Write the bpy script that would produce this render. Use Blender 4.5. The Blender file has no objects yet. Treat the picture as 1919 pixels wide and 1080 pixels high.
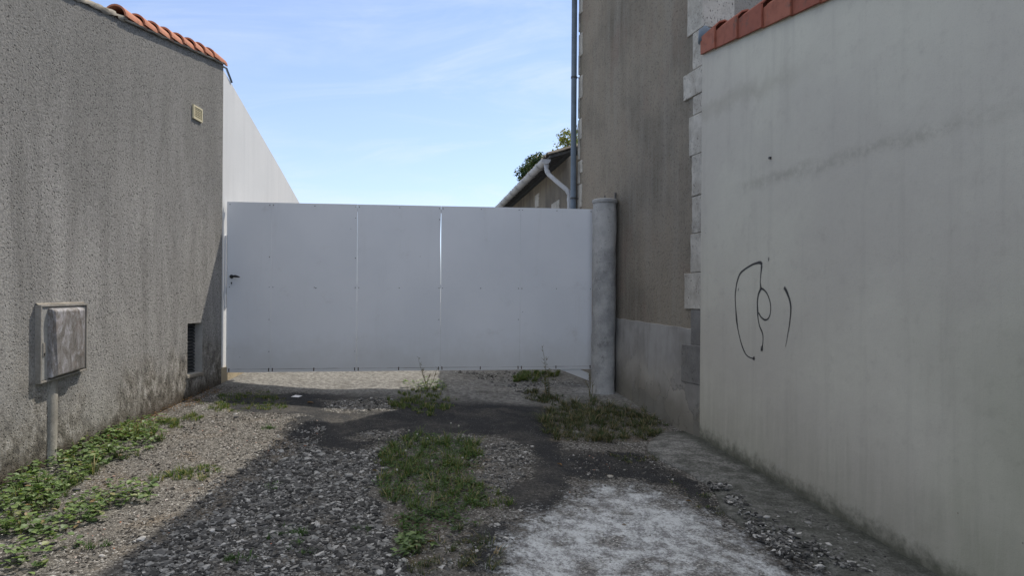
import bpy, math, random
import numpy as np
from mathutils import Vector, Matrix, noise as mnoise
random.seed(7); rng = np.random.default_rng(7)
S = bpy.context.scene
C = S.collection
R = math.radians

# ------------------------------------------------------------------ camera, light
F = 1330.0; HX, HY = 960.0, 566.0; ROLL = R(0.40); EYE = 2.0
cam = bpy.data.objects.new('camera', bpy.data.cameras.new('camera')); C.objects.link(cam)
cam.data.sensor_width = 36; cam.data.lens = F/1919*36; cam.data.shift_y = 26/1919
cam.data.clip_start = 0.05; cam.data.clip_end = 3000
cam.matrix_world = Matrix.Translation((0, 0, EYE)) @ Matrix.Rotation(R(90), 4, 'X') @ Matrix.Rotation(ROLL, 4, 'Z')
S.camera = cam

SUNV = Vector((0.42, 0.55, 1.0)).normalized()
SKY_STRENGTH = 0.15; SUN_STRENGTH = 3.3
W = bpy.data.worlds.new("World"); S.world = W; W.use_nodes = True
sun = bpy.data.objects.new('sun', bpy.data.lights.new('sun', 'SUN')); C.objects.link(sun)
sun.data.energy = SUN_STRENGTH; sun.data.angle = R(0.5); sun.data.color = (1.0, 0.93, 0.82)
sun.rotation_euler = SUNV.to_track_quat('Z', 'Y').to_euler(); sun.location = (6, 8, 12)
S.view_settings.view_transform = 'Standard'; S.view_settings.look = 'None'
S.view_settings.exposure = 0.30; S.view_settings.gamma = 1.0
S.cycles.max_bounces = 8; S.cycles.diffuse_bounces = 5

# ------------------------------------------------------------------ node helpers
class NT:
    def __init__(s, nt): s.t = nt; s.n = nt.nodes; s.l = nt.links
    def nd(s, typ, ins=None, out=0, **props):
        n = s.n.new(typ)
        for k, v in props.items(): setattr(n, k, v)
        for k, v in (ins or {}).items():
            if isinstance(v, bpy.types.NodeSocket): s.l.new(v, n.inputs[k])
            else: n.inputs[k].default_value = v
        return n.outputs[out]
    def math(s, op, a, b=0.0, c=0.0, clamp=False):
        return s.nd('ShaderNodeMath', {0: a, 1: b, 2: c}, operation=op, use_clamp=clamp)
    def mix(s, f, a, b, mode='MIX'):
        def col(v): return v if isinstance(v, bpy.types.NodeSocket) else (*v, 1) if len(v) == 3 else v
        return s.nd('ShaderNodeMix', {0: f, 6: col(a), 7: col(b)}, out=2, data_type='RGBA', blend_type=mode)
    def ramp(s, f, stops, interp='LINEAR'):
        n = s.n.new('ShaderNodeValToRGB'); e = n.color_ramp.elements; n.color_ramp.interpolation = interp
        while len(e) < len(stops): e.new(0.5)
        for i, (p, c) in enumerate(stops):
            e[i].position = p; e[i].color = (c, c, c, 1) if not hasattr(c, '__len__') else (*c, 1)
        s.l.new(f, n.inputs[0]); return n.outputs[0]
    def pos(s): return s.nd('ShaderNodeNewGeometry')
    def scaled(s, sc, off=(0, 0, 0), vec=None):
        return s.nd('ShaderNodeMapping', {0: vec or s.pos(), 1: off, 3: sc})
    def noise(s, scale, detail=4, rough=0.55, vec=None, dist=0.0):
        return s.nd('ShaderNodeTexNoise', {'Vector': vec or s.pos(), 'Scale': scale, 'Detail': detail, 'Roughness': rough, 'Distortion': dist})
    def vor(s, scale, vec=None, out='Distance', feature='F1', rnd=1.0):
        n = s.n.new('ShaderNodeTexVoronoi'); n.feature = feature
        s.l.new(vec or s.pos(), n.inputs['Vector']); n.inputs['Scale'].default_value = scale; n.inputs['Randomness'].default_value = rnd
        return n.outputs[out]
    def dot(s, v, off=0.0):
        d = s.nd('ShaderNodeVectorMath', {0: s.pos(), 1: v}, out='Value', operation='DOT_PRODUCT')
        return s.math('ADD', d, off)
    def smooth(s, x, a, b):
        return s.nd('ShaderNodeMapRange', {0: x, 1: a, 2: b, 3: 0.0, 4: 1.0}, interpolation_type='SMOOTHSTEP')
    def bump(s, h, strength=0.5, dist=0.01, nrm=None):
        ins = {'Height': h, 'Strength': strength, 'Distance': dist}
        if nrm: ins['Normal'] = nrm
        return s.nd('ShaderNodeBump', ins)
def newmat(name):
    m = bpy.data.materials.new(name); m.use_nodes = True; t = NT(m.node_tree)
    b = m.node_tree.nodes['Principled BSDF']
    return m, t, b
def fin(t, b, col, rough=0.9, nrm=None, spec=0.3, metal=0.0):
    for k, v in (('Base Color', col), ('Roughness', rough), ('Specular IOR Level', spec), ('Metallic', metal)):
        if isinstance(v, bpy.types.NodeSocket): t.l.new(v, b.inputs[k])
        else: b.inputs[k].default_value = (*v, 1) if hasattr(v, '__len__') and len(v) == 3 else v
    if nrm: t.l.new(nrm, b.inputs['Normal'])

# ------------------------------------------------------------------ world: clear sky with thin cirrus, plus added white fill overhead
w = NT(W.node_tree); bg = W.node_tree.nodes['Background']
sky = w.nd('ShaderNodeTexSky', sky_type='NISHITA', sun_disc=False)
sn = W.node_tree.nodes[-1]
for n_ in W.node_tree.nodes:
    if n_.type == 'TEX_SKY':
        n_.sun_elevation = math.asin(SUNV.z); n_.sun_rotation = math.atan2(SUNV.x, SUNV.y)
        n_.air_density = 1.0; n_.dust_density = 0.4; n_.ozone_density = 2.2; n_.altitude = 50
tc = w.nd('ShaderNodeTexCoord', out='Generated')
sx = w.n.new('ShaderNodeSeparateXYZ'); w.l.new(tc, sx.inputs[0])
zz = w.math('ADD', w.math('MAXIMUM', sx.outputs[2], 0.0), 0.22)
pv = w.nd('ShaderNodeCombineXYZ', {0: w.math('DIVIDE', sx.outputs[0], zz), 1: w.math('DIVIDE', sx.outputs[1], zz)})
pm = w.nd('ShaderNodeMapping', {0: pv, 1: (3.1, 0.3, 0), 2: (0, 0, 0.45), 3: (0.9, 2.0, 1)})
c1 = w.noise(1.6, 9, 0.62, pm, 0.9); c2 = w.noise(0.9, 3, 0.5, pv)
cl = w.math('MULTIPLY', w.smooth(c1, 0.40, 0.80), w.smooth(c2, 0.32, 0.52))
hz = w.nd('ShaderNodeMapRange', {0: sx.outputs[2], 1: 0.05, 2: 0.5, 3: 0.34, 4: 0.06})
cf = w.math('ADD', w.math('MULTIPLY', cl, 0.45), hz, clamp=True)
skyc = w.mix(1.0, sky, (0.89, 0.90, 1.02), 'MULTIPLY')
fill_veil = w.nd('ShaderNodeMapRange', {0: sx.outputs[2], 1: 0.40, 2: 0.8, 3: 0.0, 4: 0.65})  # white brightness added above the view to lift the ambient light
colr = w.mix(fill_veil, w.mix(cf, skyc, (4.7, 5.2, 5.8)), (8.3, 8.0, 7.4))
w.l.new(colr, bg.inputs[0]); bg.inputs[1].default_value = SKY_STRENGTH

# ------------------------------------------------------------------ geometry helpers
def ray(px, py):
    u, v = px-HX, HY-py
    return ((u*math.cos(ROLL)-v*math.sin(ROLL))/F, (u*math.sin(ROLL)+v*math.cos(ROLL))/F)
def at(px, py, Y):
    a, b = ray(px, py); return Vector((a*Y, Y, EYE+b*Y))
def on_plane(px, py, P, d):
    """point where the view ray meets the vertical plane through P with horizontal direction d"""
    a, b = ray(px, py)
    # (a*Y - P.x)*d.y - (Y - P.y)*d.x = 0
    Y = (P.x*d.y - P.y*d.x)/(a*d.y - d.x)
    return Vector((a*Y, Y, EYE+b*Y))

dR = Vector((-0.2737, 1, 0)).normalized(); nR = Vector((-dR.y, dR.x, 0))      # nR points into the lane (left)
P1 = at(1155, 735, 8.0)
Lc = at(415, 720, 7.4)
dL = Vector((0.030, 1, 0)).normalized(); nL = Vector((dL.y, -dL.x, 0))        # nL points into the lane (right)
_l0 = on_plane(0, 915, Lc, dL)
SL = (Lc.z-_l0.z)/(Lc.y-_l0.y)
_r0 = on_plane(1740, 1080, P1, dR)
SR = (P1.z-_r0.z)/(P1.y-_r0.y)
def ground(X, Y, relief=True):
    X = np.asarray(X, float); Y = np.asarray(Y, float)
    Ye = np.clip(Y, 0.5, 12.0)
    xl = Lc.x+(Ye-Lc.y)*dL.x/dL.y; xr = P1.x+(Ye-P1.y)*dR.x/dR.y
    f = np.clip((X-xl)/(xr-xl), -0.25, 1.25)
    zl = Lc.z+SL*(Ye-Lc.y); zr = P1.z+SR*(Ye-P1.y)
    z = zl*(1-f)+zr*f
    if relief:
        m = np.clip((f+0.0)*6, 0, 1)*np.clip((1-f)*6, 0, 1)
        z = z-m*0.05*np.exp(-((Y-7.45)/0.55)**2)+m*(0.012*np.sin(X*2.1+0.7)*np.sin(Y*1.3)+0.006*np.sin(X*6.3+Y*2.2)+0.004*np.sin(Y*8.1-X*3.7)
                 + 0.0025*np.sin(X*23+Y*5)*np.sin(Y*19-X*7))
    return z
def gz(x, y): return float(ground(x, y))
def on_ground(px, py):
    a, b = ray(px, py); lo, hi = 1.5, 40.0
    for _ in range(60):
        Y = (lo+hi)/2
        if EYE+b*Y > gz(a*Y, Y): lo = Y
        else: hi = Y
    return Vector((a*lo, lo, gz(a*lo, lo)))

class MB:
    def __init__(s): s.v = []; s.f = []; s.a = None
    def add(s, vs, fs):
        n = len(s.v); s.v += [tuple(v) for v in vs]; s.f += [tuple(i+n for i in f) for f in fs]; return s
    def box(s, o, ax, ay, az):
        """box from corner o along vectors ax, ay, az"""
        o, ax, ay, az = map(Vector, (o, ax, ay, az))
        vs = [o, o+ax, o+ax+ay, o+ay, o+az, o+ax+az, o+ax+ay+az, o+ay+az]
        return s.add(vs, [(0, 3, 2, 1), (4, 5, 6, 7), (0, 1, 5, 4), (1, 2, 6, 5), (2, 3, 7, 6), (3, 0, 4, 7)])
    def prism(s, pts, ext):
        """polygon pts extruded by vector ext"""
        n = len(pts); pts = [Vector(p) for p in pts]; e = Vector(ext)
        return s.add(pts+[p+e for p in pts], [tuple(range(n)), tuple(range(2*n-1, n-1, -1))]+[(i, i+n, (i+1) % n+n, (i+1) % n) for i in range(n)])
    def tube(s, pts, r, seg=12, cap=True):
        pts = [Vector(p) for p in pts]; rs = r if hasattr(r, '__len__') else [r]*len(pts)
        up = Vector((0, 0, 1)); n0 = len(s.v); prev = None
        for i, p in enumerate(pts):
            d = (pts[min(i+1, len(pts)-1)]-pts[max(i-1, 0)]).normalized()
            if prev is None:
                a = d.orthogonal().normalized()
            else:
                a = (prev-d*prev.dot(d)).normalized()
            prev = a; b = d.cross(a)
            for k in range(seg):
                t = 2*math.pi*k/seg; s.v.append(tuple(p+(a*math.cos(t)+b*math.sin(t))*rs[i]))
        for i in range(len(pts)-1):
            for k in range(seg):
                k2 = (k+1) % seg; q = n0+i*seg
                s.f.append((q+k, q+k2, q+seg+k2, q+seg+k))
        if cap:
            s.f.append(tuple(n0+k for k in range(seg))[::-1]); q = n0+(len(pts)-1)*seg; s.f.append(tuple(q+k for k in range(seg)))
        return s
ORG = {}
def mesh_obj(name, v, f, mat, parent=None, origin=None, smooth=False):
    if parent is not None: origin = ORG[parent.name]
    if origin is None: origin = Vector((0, 0, 0))
    origin = Vector(origin)
    me = bpy.data.meshes.new(name)
    v = np.asarray(v, float).reshape(-1, 3)-np.array(origin)
    me.from_pydata(v.tolist(), [], f if isinstance(f, list) else f.tolist()); me.update()
    o = bpy.data.objects.new(name, me); C.objects.link(o)
    if mat: me.materials.append(mat)
    if parent is not None: o.parent = parent
    else: o.location = origin
    ORG[o.name] = origin
    if smooth:
        me.shade_smooth() if hasattr(me, 'shade_smooth') else [setattr(p, 'use_smooth', True) for p in me.polygons]
    return o
def bev(o, w=0.004, seg=2):
    m = o.modifiers.new('bevel', 'BEVEL'); m.width = w; m.segments = seg; m.limit_method = 'ANGLE'; m.angle_limit = R(40); return o
def build(name, mb, mat, parent=None, origin=None, smooth=False, bevel=0, angle=None):
    o = mesh_obj(name, mb.v, mb.f, mat, parent, origin, smooth or angle is not None)
    if angle is not None: o.data.set_sharp_from_angle(angle=R(angle))
    if bevel: bev(o, bevel)
    return o
def thing(name, loc, label, cat, group=None):
    o = bpy.data.objects.new(name, None); C.objects.link(o); o.location = loc; o.empty_display_size = 0.2
    o['label'] = label; o['category'] = cat
    if group: o['group'] = group
    ORG[o.name] = Vector(loc); return o
def tag(o, label=None, cat=None, group=None, kind=None):
    if label: o['label'] = label
    if cat: o['category'] = cat
    if group: o['group'] = group
    if kind: o['kind'] = kind
    return o

# ------------------------------------------------------------------ materials
def mat_plain(name, col, rough=0.6, var=0.12, nscale=8, metal=0.0, spec=0.4, bumpk=0.1):
    m, t, b = newmat(name)
    n = t.noise(nscale, 5, 0.6); n2 = t.noise(nscale*9, 4, 0.6)
    c = t.mix(t.smooth(n, 0.3, 0.7), tuple(x*(1-var) for x in col), tuple(min(1, x*(1+var)) for x in col))
    fin(t, b, c, rough, t.bump(n2, bumpk, 0.003), spec, metal); return m

def above_ground(t, lz, sl, base):   # height over the sloping foot of a wall: z - (lz + sl*(y-base))
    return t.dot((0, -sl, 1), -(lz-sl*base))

def mat_roughcast():
    m, t, b = newmat('grey_roughcast')
    h = above_ground(t, Lc.z, SL, Lc.y)
    st = t.noise(1.0, 7, 0.7, t.scaled((2.6, 2.6, 0.42)), 0.6); st2 = t.noise(1.0, 8, 0.75, t.scaled((7, 7, 0.8), (3, 1, 0)), 0.8)
    big = t.noise(0.9, 5, 0.6)
    g = t.noise(62, 6, 0.72); pit = t.vor(48, t.nd('ShaderNodeVectorMath', {0: t.pos(), 1: t.nd('ShaderNodeVectorMath', {0: t.nd('ShaderNodeTexNoise', {'Vector': t.pos(), 'Scale': 40.0, 'Detail': 3.0}, out=1), 1: (0.02, 0.02, 0.02)}, operation='MULTIPLY')}, operation='ADD'))
    gr = t.noise(130, 3, 0.7)
    c = t.mix(t.smooth(st, 0.36, 0.62), (0.345, 0.336, 0.322), (0.255, 0.249, 0.238))
    c = t.mix(t.math('MULTIPLY', t.smooth(st2, 0.50, 0.74), 0.45), c, (0.135, 0.132, 0.128))
    c = t.mix(t.math('MULTIPLY', t.smooth(big, 0.45, 0.72), 0.5), c, (0.40, 0.385, 0.36))
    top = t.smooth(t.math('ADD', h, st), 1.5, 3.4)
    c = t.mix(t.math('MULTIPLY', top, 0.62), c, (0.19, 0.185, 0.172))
    # lichen and mould mottling low down
    hn = t.math('ADD', h, t.math('MULTIPLY', t.math('SUBTRACT', t.noise(1.6, 5, 0.65), 0.5), -1.5))
    low = t.math('SUBTRACT', 1.0, t.smooth(hn, 0.10, 0.62))
    mott = t.noise(13, 8, 0.75, t.scaled((1.0, 1.0, 0.7)))
    moldc = t.ramp(mott, [(0.36, (0.06, 0.055, 0.048)), (0.47, (0.17, 0.155, 0.13)), (0.55, (0.32, 0.30, 0.27)), (0.66, (0.50, 0.48, 0.45))])
    c = t.mix(t.math('MULTIPLY', low, 0.92), c, moldc)
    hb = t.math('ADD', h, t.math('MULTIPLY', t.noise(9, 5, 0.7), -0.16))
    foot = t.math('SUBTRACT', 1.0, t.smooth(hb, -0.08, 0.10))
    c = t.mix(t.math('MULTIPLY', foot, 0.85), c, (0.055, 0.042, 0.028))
    # grain colour: raking-light highlights on crests and shade in pits painted in
    c = t.mix(t.smooth(g, 0.36, 0.62), t.mix(1.0, c, (0.80, 0.80, 0.80), 'MULTIPLY'), t.mix(1.0, c, (1.22, 1.215, 1.20), 'MULTIPLY'))
    pitm = t.math('MULTIPLY', t.math('SUBTRACT', 1, t.smooth(pit, 0.12, 0.34)), t.smooth(t.noise(24, 3), 0.44, 0.52))
    c = t.mix(t.math('MULTIPLY', pitm, 0.58), c, (0.05, 0.05, 0.05))
    hh = t.math('ADD', t.math('MULTIPLY', g, 1.2), t.math('MULTIPLY', pitm, -1.3))
    hh = t.math('ADD', hh, t.math('MULTIPLY', gr, 0.4))
    fin(t, b, c, 0.95, t.bump(hh, 0.75, 0.013), 0.15); return m

def mat_render(name, c0, c1, c2, grain=0.7, streak=0.5, dark=(0.05, 0.045, 0.04), bumpk=0.5, gs=70, warm=None):
    m, t, b = newmat(name)
    st = t.noise(1.0, 6, 0.68, t.scaled((7, 7, 0.45))); big = t.noise(0.8, 5, 0.6); g = t.noise(gs, 6, 0.78); g2 = t.noise(gs*2.6, 3, 0.7)
    c = t.mix(t.smooth(big, 0.35, 0.68), c0, c1)
    c = t.mix(t.math('MULTIPLY', t.smooth(st, 0.42, 0.72), streak), c, c2)
    if warm: c = t.mix(t.math('MULTIPLY', t.smooth(t.noise(1.9, 4, 0.6, t.scaled((1, 1, .8), (5, 2, 9))), 0.5, 0.75), 0.5), c, warm)
    c = t.mix(t.math('MULTIPLY', t.math('SUBTRACT', 1, t.smooth(g, 0.3, 0.5)), grain), c, dark)
    c = t.mix(t.math('MULTIPLY', t.smooth(g2, 0.55, 0.72), 0.25), c, tuple(min(1, x*1.5) for x in c1))
    fin(t, b, c, 0.95, t.bump(t.math('ADD', g, t.math('MULTIPLY', g2, 0.6)), bumpk, 0.008), 0.15); return m

def mat_limestone(name='limestone', c0=(0.38, 0.355, 0.31), c1=(0.54, 0.515, 0.46), dark=(0.12, 0.11, 0.10)):
    m, t, b = newmat(name)
    n = t.noise(5, 6, 0.65); p = t.noise(1.0, 4, 0.6, t.scaled((75, 75, 48))); g = t.noise(90, 4)
    c = t.mix(t.smooth(n, 0.35, 0.65), c0, c1)
    pm_ = t.math('MULTIPLY', t.smooth(p, 0.58, 0.66), t.smooth(t.noise(4.5, 3), 0.38, 0.54))
    c = t.mix(pm_, c, dark)
    c = t.mix(t.math('MULTIPLY', t.smooth(t.noise(3.5, 7, 0.75), 0.46, 0.68), 0.55), c, (0.22, 0.21, 0.19))
    fin(t, b, c, 0.9, t.bump(t.math('SUBTRACT', t.math('MULTIPLY', g, 0.5), t.math('MULTIPLY', pm_, 1.5)), 0.6, 0.006), 0.2); return m

def mat_paint_wall():
    m, t, b = newmat('aged_cream_wall_paint')
    s = t.dot(tuple(dR), -P1.dot(dR))               # distance away from the camera along the wall
    h = above_ground(t, P1.z, SR, P1.y)
    big = t.noise(0.7, 5, 0.6); st = t.noise(1.0, 6, 0.65, t.scaled((8, 8, 0.5))); st2 = t.noise(1.0, 7, 0.7, t.scaled((12, 12, 0.9)), 0.7)
    g = t.noise(130, 4, 0.7); med = t.noise(9, 5, 0.7)
    c = t.mix(t.smooth(big, 0.35, 0.68), (0.585, 0.568, 0.485), (0.515, 0.490, 0.430))
    c = t.mix(t.math('MULTIPLY', t.smooth(st, 0.48, 0.78), 0.35), c, (0.37, 0.35, 0.31))
    c = t.mix(t.math('MULTIPLY', t.smooth(med, 0.52, 0.75), 0.35), c, (0.40, 0.375, 0.33))
    c = t.mix(t.math('MULTIPLY', t.smooth(g, 0.52, 0.70), 0.22), c, (0.25, 0.24, 0.21))
    # damp streaked foot
    hn = t.math('ADD', h, t.math('MULTIPLY', t.math('SUBTRACT', st2, 0.5), -1.0))
    foot = t.math('SUBTRACT', 1.0, t.smooth(hn, 0.0, 0.75))
    c = t.mix(t.math('MULTIPLY', foot, 0.38), c, (0.25, 0.245, 0.19))
    alg = t.math('SUBTRACT', 1.0, t.smooth(t.math('ADD', h, t.math('MULTIPLY', t.noise(14, 6, 0.7), -0.26)), -0.10, 0.07))
    c = t.mix(t.math('MULTIPLY', alg, 0.8), c, (0.055, 0.06, 0.042))
    # green algae towards the camera end of the wall, low down
    gn = t.math('ADD', t.math('MULTIPLY', s, -1.0), t.math('MULTIPLY', t.noise(1.3, 5, 0.6), 1.5))
    gm = t.math('MULTIPLY', t.smooth(gn, 4.6, 6.3), t.math('SUBTRACT', 1.0, t.smooth(h, 0.9, 2.2)))
    c = t.mix(t.math('MULTIPLY', gm, 0.55), c, (0.21, 0.235, 0.15))
    # long rising dirt mark left by a former roof edge
    a = on_plane(1372, 358, P1, dR); e = on_plane(1790, 235, P1, dR)
    sa, se = (a-P1).dot(dR), (e-P1).dot(dR); k = (e.z-a.z)/(se-sa)
    zz_ = t.dot((0, 0, 1), 0.0)
    dl = t.math('SUBTRACT', t.math('SUBTRACT', zz_, a.z), t.math('MULTIPLY', t.math('SUBTRACT', s, sa), k))
    dl = t.math('ADD', dl, t.math('MULTIPLY', t.math('SUBTRACT', t.noise(5, 6, 0.7), 0.5), 0.16))
    band = t.math('MULTIPLY', t.math('SUBTRACT', 1.0, t.smooth(t.math('ABSOLUTE', dl), 0.0, 0.075)), t.smooth(s, se-0.9, se+0.3))
    band = t.math('MULTIPLY', band, t.math('SUBTRACT', 1.0, t.smooth(s, sa-0.5, sa+0.1)))
    band = t.math('MULTIPLY', band, t.smooth(t.noise(11, 6, 0.8), 0.34, 0.62))
    c = t.mix(t.math('MULTIPLY', band, 0.34), c, (0.21, 0.20, 0.16))
    a2 = on_plane(1318, 215, P1, dR); e2 = on_plane(1520, 120, P1, dR); s2, s3 = (a2-P1).dot(dR), (e2-P1).dot(dR)
    d2 = t.math('SUBTRACT', t.math('SUBTRACT', zz_, a2.z), t.math('MULTIPLY', t.math('SUBTRACT', s, s2), (e2.z-a2.z)/(s3-s2)))
    d2 = t.math('ADD', d2, t.math('MULTIPLY', t.math('SUBTRACT', t.noise(3.5, 6, 0.7), 0.5), 0.4))
    b2 = t.math('MULTIPLY', t.math('SUBTRACT', 1.0, t.smooth(t.math('ABSOLUTE', d2), 0.0, 0.13)), t.smooth(s, s3-.3, s3+.6))
    c = t.mix(t.math('MULTIPLY', b2, 0.32), c, (0.30, 0.28, 0.22))
    # hairline cracks and specks
    sp = t.math('MULTIPLY', t.math('SUBTRACT', 1, t.smooth(t.vor(5.0), 0.012, 0.035)), t.smooth(t.noise(3, 2), 0.52, 0.6))
    c = t.mix(t.math('MULTIPLY', sp, 0.7), c, (0.10, 0.095, 0.085))
    und = t.noise(3.2, 4, 0.55)
    hgt = t.math('ADD', t.math('MULTIPLY', g, 0.35), t.math('MULTIPLY', und, 3.0))
    fin(t, b, c, 0.85, t.bump(hgt, 0.30, 0.010), 0.2); return m

def mat_cement_low():
    m, t, b = newmat('grey_cement_render')
    h = above_ground(t, P1.z, SR, P1.y)
    big = t.noise(1.6, 5, 0.6); st = t.noise(1, 6, .7, t.scaled((10, 10, 1.4))); g = t.noise(90, 4, 0.7)
    c = t.mix(t.smooth(big, 0.35, 0.65), (0.37, 0.36, 0.345), (0.25, 0.24, 0.225))
    c = t.mix(t.math('MULTIPLY', t.smooth(st, .45, .75), .45), c, (0.16, 0.155, 0.145))
    warp = t.nd('ShaderNodeVectorMath', {0: t.nd('ShaderNodeTexNoise', {'Scale': 3.0, 'Detail': 8.0, 'Roughness': 0.7}, out=1), 1: (0.75, 0.75, 0.75)}, operation='MULTIPLY')
    vv = t.nd('ShaderNodeVectorMath', {0: t.pos(), 1: warp}, operation='ADD')
    cr = t.vor(3.6, vv, feature='DISTANCE_TO_EDGE'); cell = t.vor(3.6, vv, out='Color')
    cb = t.n.new('ShaderNodeSeparateColor'); t.l.new(cell, cb.inputs[0])
    lowm = t.math('SUBTRACT', 1.0, t.smooth(t.math('ADD', h, t.math('MULTIPLY', t.noise(1.5, 3), 0.5)), 0.55, 0.95))
    c = t.mix(t.math('MULTIPLY', t.math('MULTIPLY', cb.outputs[0], lowm), 0.8), c, (0.42, 0.39, 0.34))
    c = t.mix(t.math('MULTIPLY', t.math('MULTIPLY', t.math('SUBTRACT', 1.0, t.smooth(cr, 0.0, 0.035)), t.math('MULTIPLY', lowm, t.smooth(t.noise(2.3, 3), .42, .6))), 0.55), c, (0.09, 0.085, 0.08))
    fm = t.math('SUBTRACT', 1.0, t.smooth(t.math('ADD', h, t.math('MULTIPLY', t.noise(4, 5), -0.4)), -0.1, 0.28))
    c = t.mix(t.math('MULTIPLY', fm, 0.6), c, (0.12, 0.112, 0.085))
    hgt = t.math('ADD', t.math('MULTIPLY', t.math('MULTIPLY', t.smooth(cr, 0, .04), lowm), 1.0), g)
    fin(t, b, c, 0.9, t.bump(hgt, 0.4, 0.006), 0.2); return m

def mat_tile(name, c0, c1, mossk=0.3):
    m, t, b = newmat(name)
    rp = t.nd('ShaderNodeObjectInfo', out='Random'); n = t.noise(14, 5, 0.6); g = t.noise(120, 4)
    c = t.mix(rp, c0, c1); c = t.mix(t.math('MULTIPLY', t.smooth(n, 0.42, 0.75), 0.5), c, tuple(x*0.6 for x in c0))
    c = t.mix(t.math('MULTIPLY', t.smooth(t.noise(7, 6, 0.7, t.scaled((1, 1, 1), (4, 4, 4))), 0.56, 0.7), mossk), c, (0.10, 0.09, 0.075))
    fin(t, b, c, 0.8, t.bump(t.math('ADD', n, t.math('MULTIPLY', g, .4)), 0.25, 0.004), 0.25); return m

def mat_gate():
    m, t, b = newmat('white_pvc_board')
    big = t.noise(1.1, 4, 0.6); st = t.noise(1, 6, 0.7, t.scaled((9, 9, 0.8))); g = t.noise(4.5, 6, 0.7)
    gl = t.dot((0, 0, 1), -(Lc.z+0.1))
    c = t.mix(t.smooth(big, 0.35, 0.68), (0.745, 0.755, 0.775), (0.70, 0.715, 0.74))
    c = t.mix(t.math('MULTIPLY', t.smooth(st, 0.52, 0.8), 0.22), c, (0.55, 0.55, 0.54))
    c = t.mix(t.math('MULTIPLY', t.smooth(g, 0.58, 0.78), 0.35), c, (0.50, 0.49, 0.47))
    low = t.math('SUBTRACT', 1, t.smooth(t.math('ADD', gl, t.math('MULTIPLY', g, -0.5)), -0.25, 0.25))
    c = t.mix(t.math('MULTIPLY', low, 0.38), c, (0.44, 0.42, 0.37))
    fin(t, b, c, t.nd('ShaderNodeMapRange', {0: g, 1: 0.3, 2: 0.7, 3: 0.38, 4: 0.52}), t.bump(t.noise(1.4, 2), 0.12, 0.02), 0.4); return m

def mat_concrete(name, c0=(0.36, 0.35, 0.325), c1=(0.26, 0.255, 0.245), pits=True, mold=0.6):
    m, t, b = newmat(name)
    n = t.noise(4, 6, 0.65); m2 = t.noise(11, 7, 0.75, t.scaled((1, 1, .7))); g = t.noise(85, 5, 0.7)
    c = t.mix(t.smooth(n, 0.36, 0.64), c0, c1)
    c = t.mix(t.math('MULTIPLY', t.smooth(m2, 0.54, 0.70), mold), c, (0.07, 0.07, 0.068))
    pm_ = t.math('MULTIPLY', t.math('SUBTRACT', 1, t.smooth(t.vor(38), 0.08, 0.17)), t.smooth(t.noise(9, 2), 0.50, 0.58))
    if pits: c = t.mix(pm_, c, (0.05, 0.05, 0.05))
    c = t.mix(t.math('MULTIPLY', t.smooth(g, .5, .7), .3), c, tuple(min(1, x*1.5) for x in c0))
    fin(t, b, c, 0.93, t.bump(t.math('SUBTRACT', t.math('ADD', g, t.math('MULTIPLY', n, 2.5)), t.math('MULTIPLY', pm_, 1.5)), 0.5, 0.007), 0.15); return m

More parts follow.
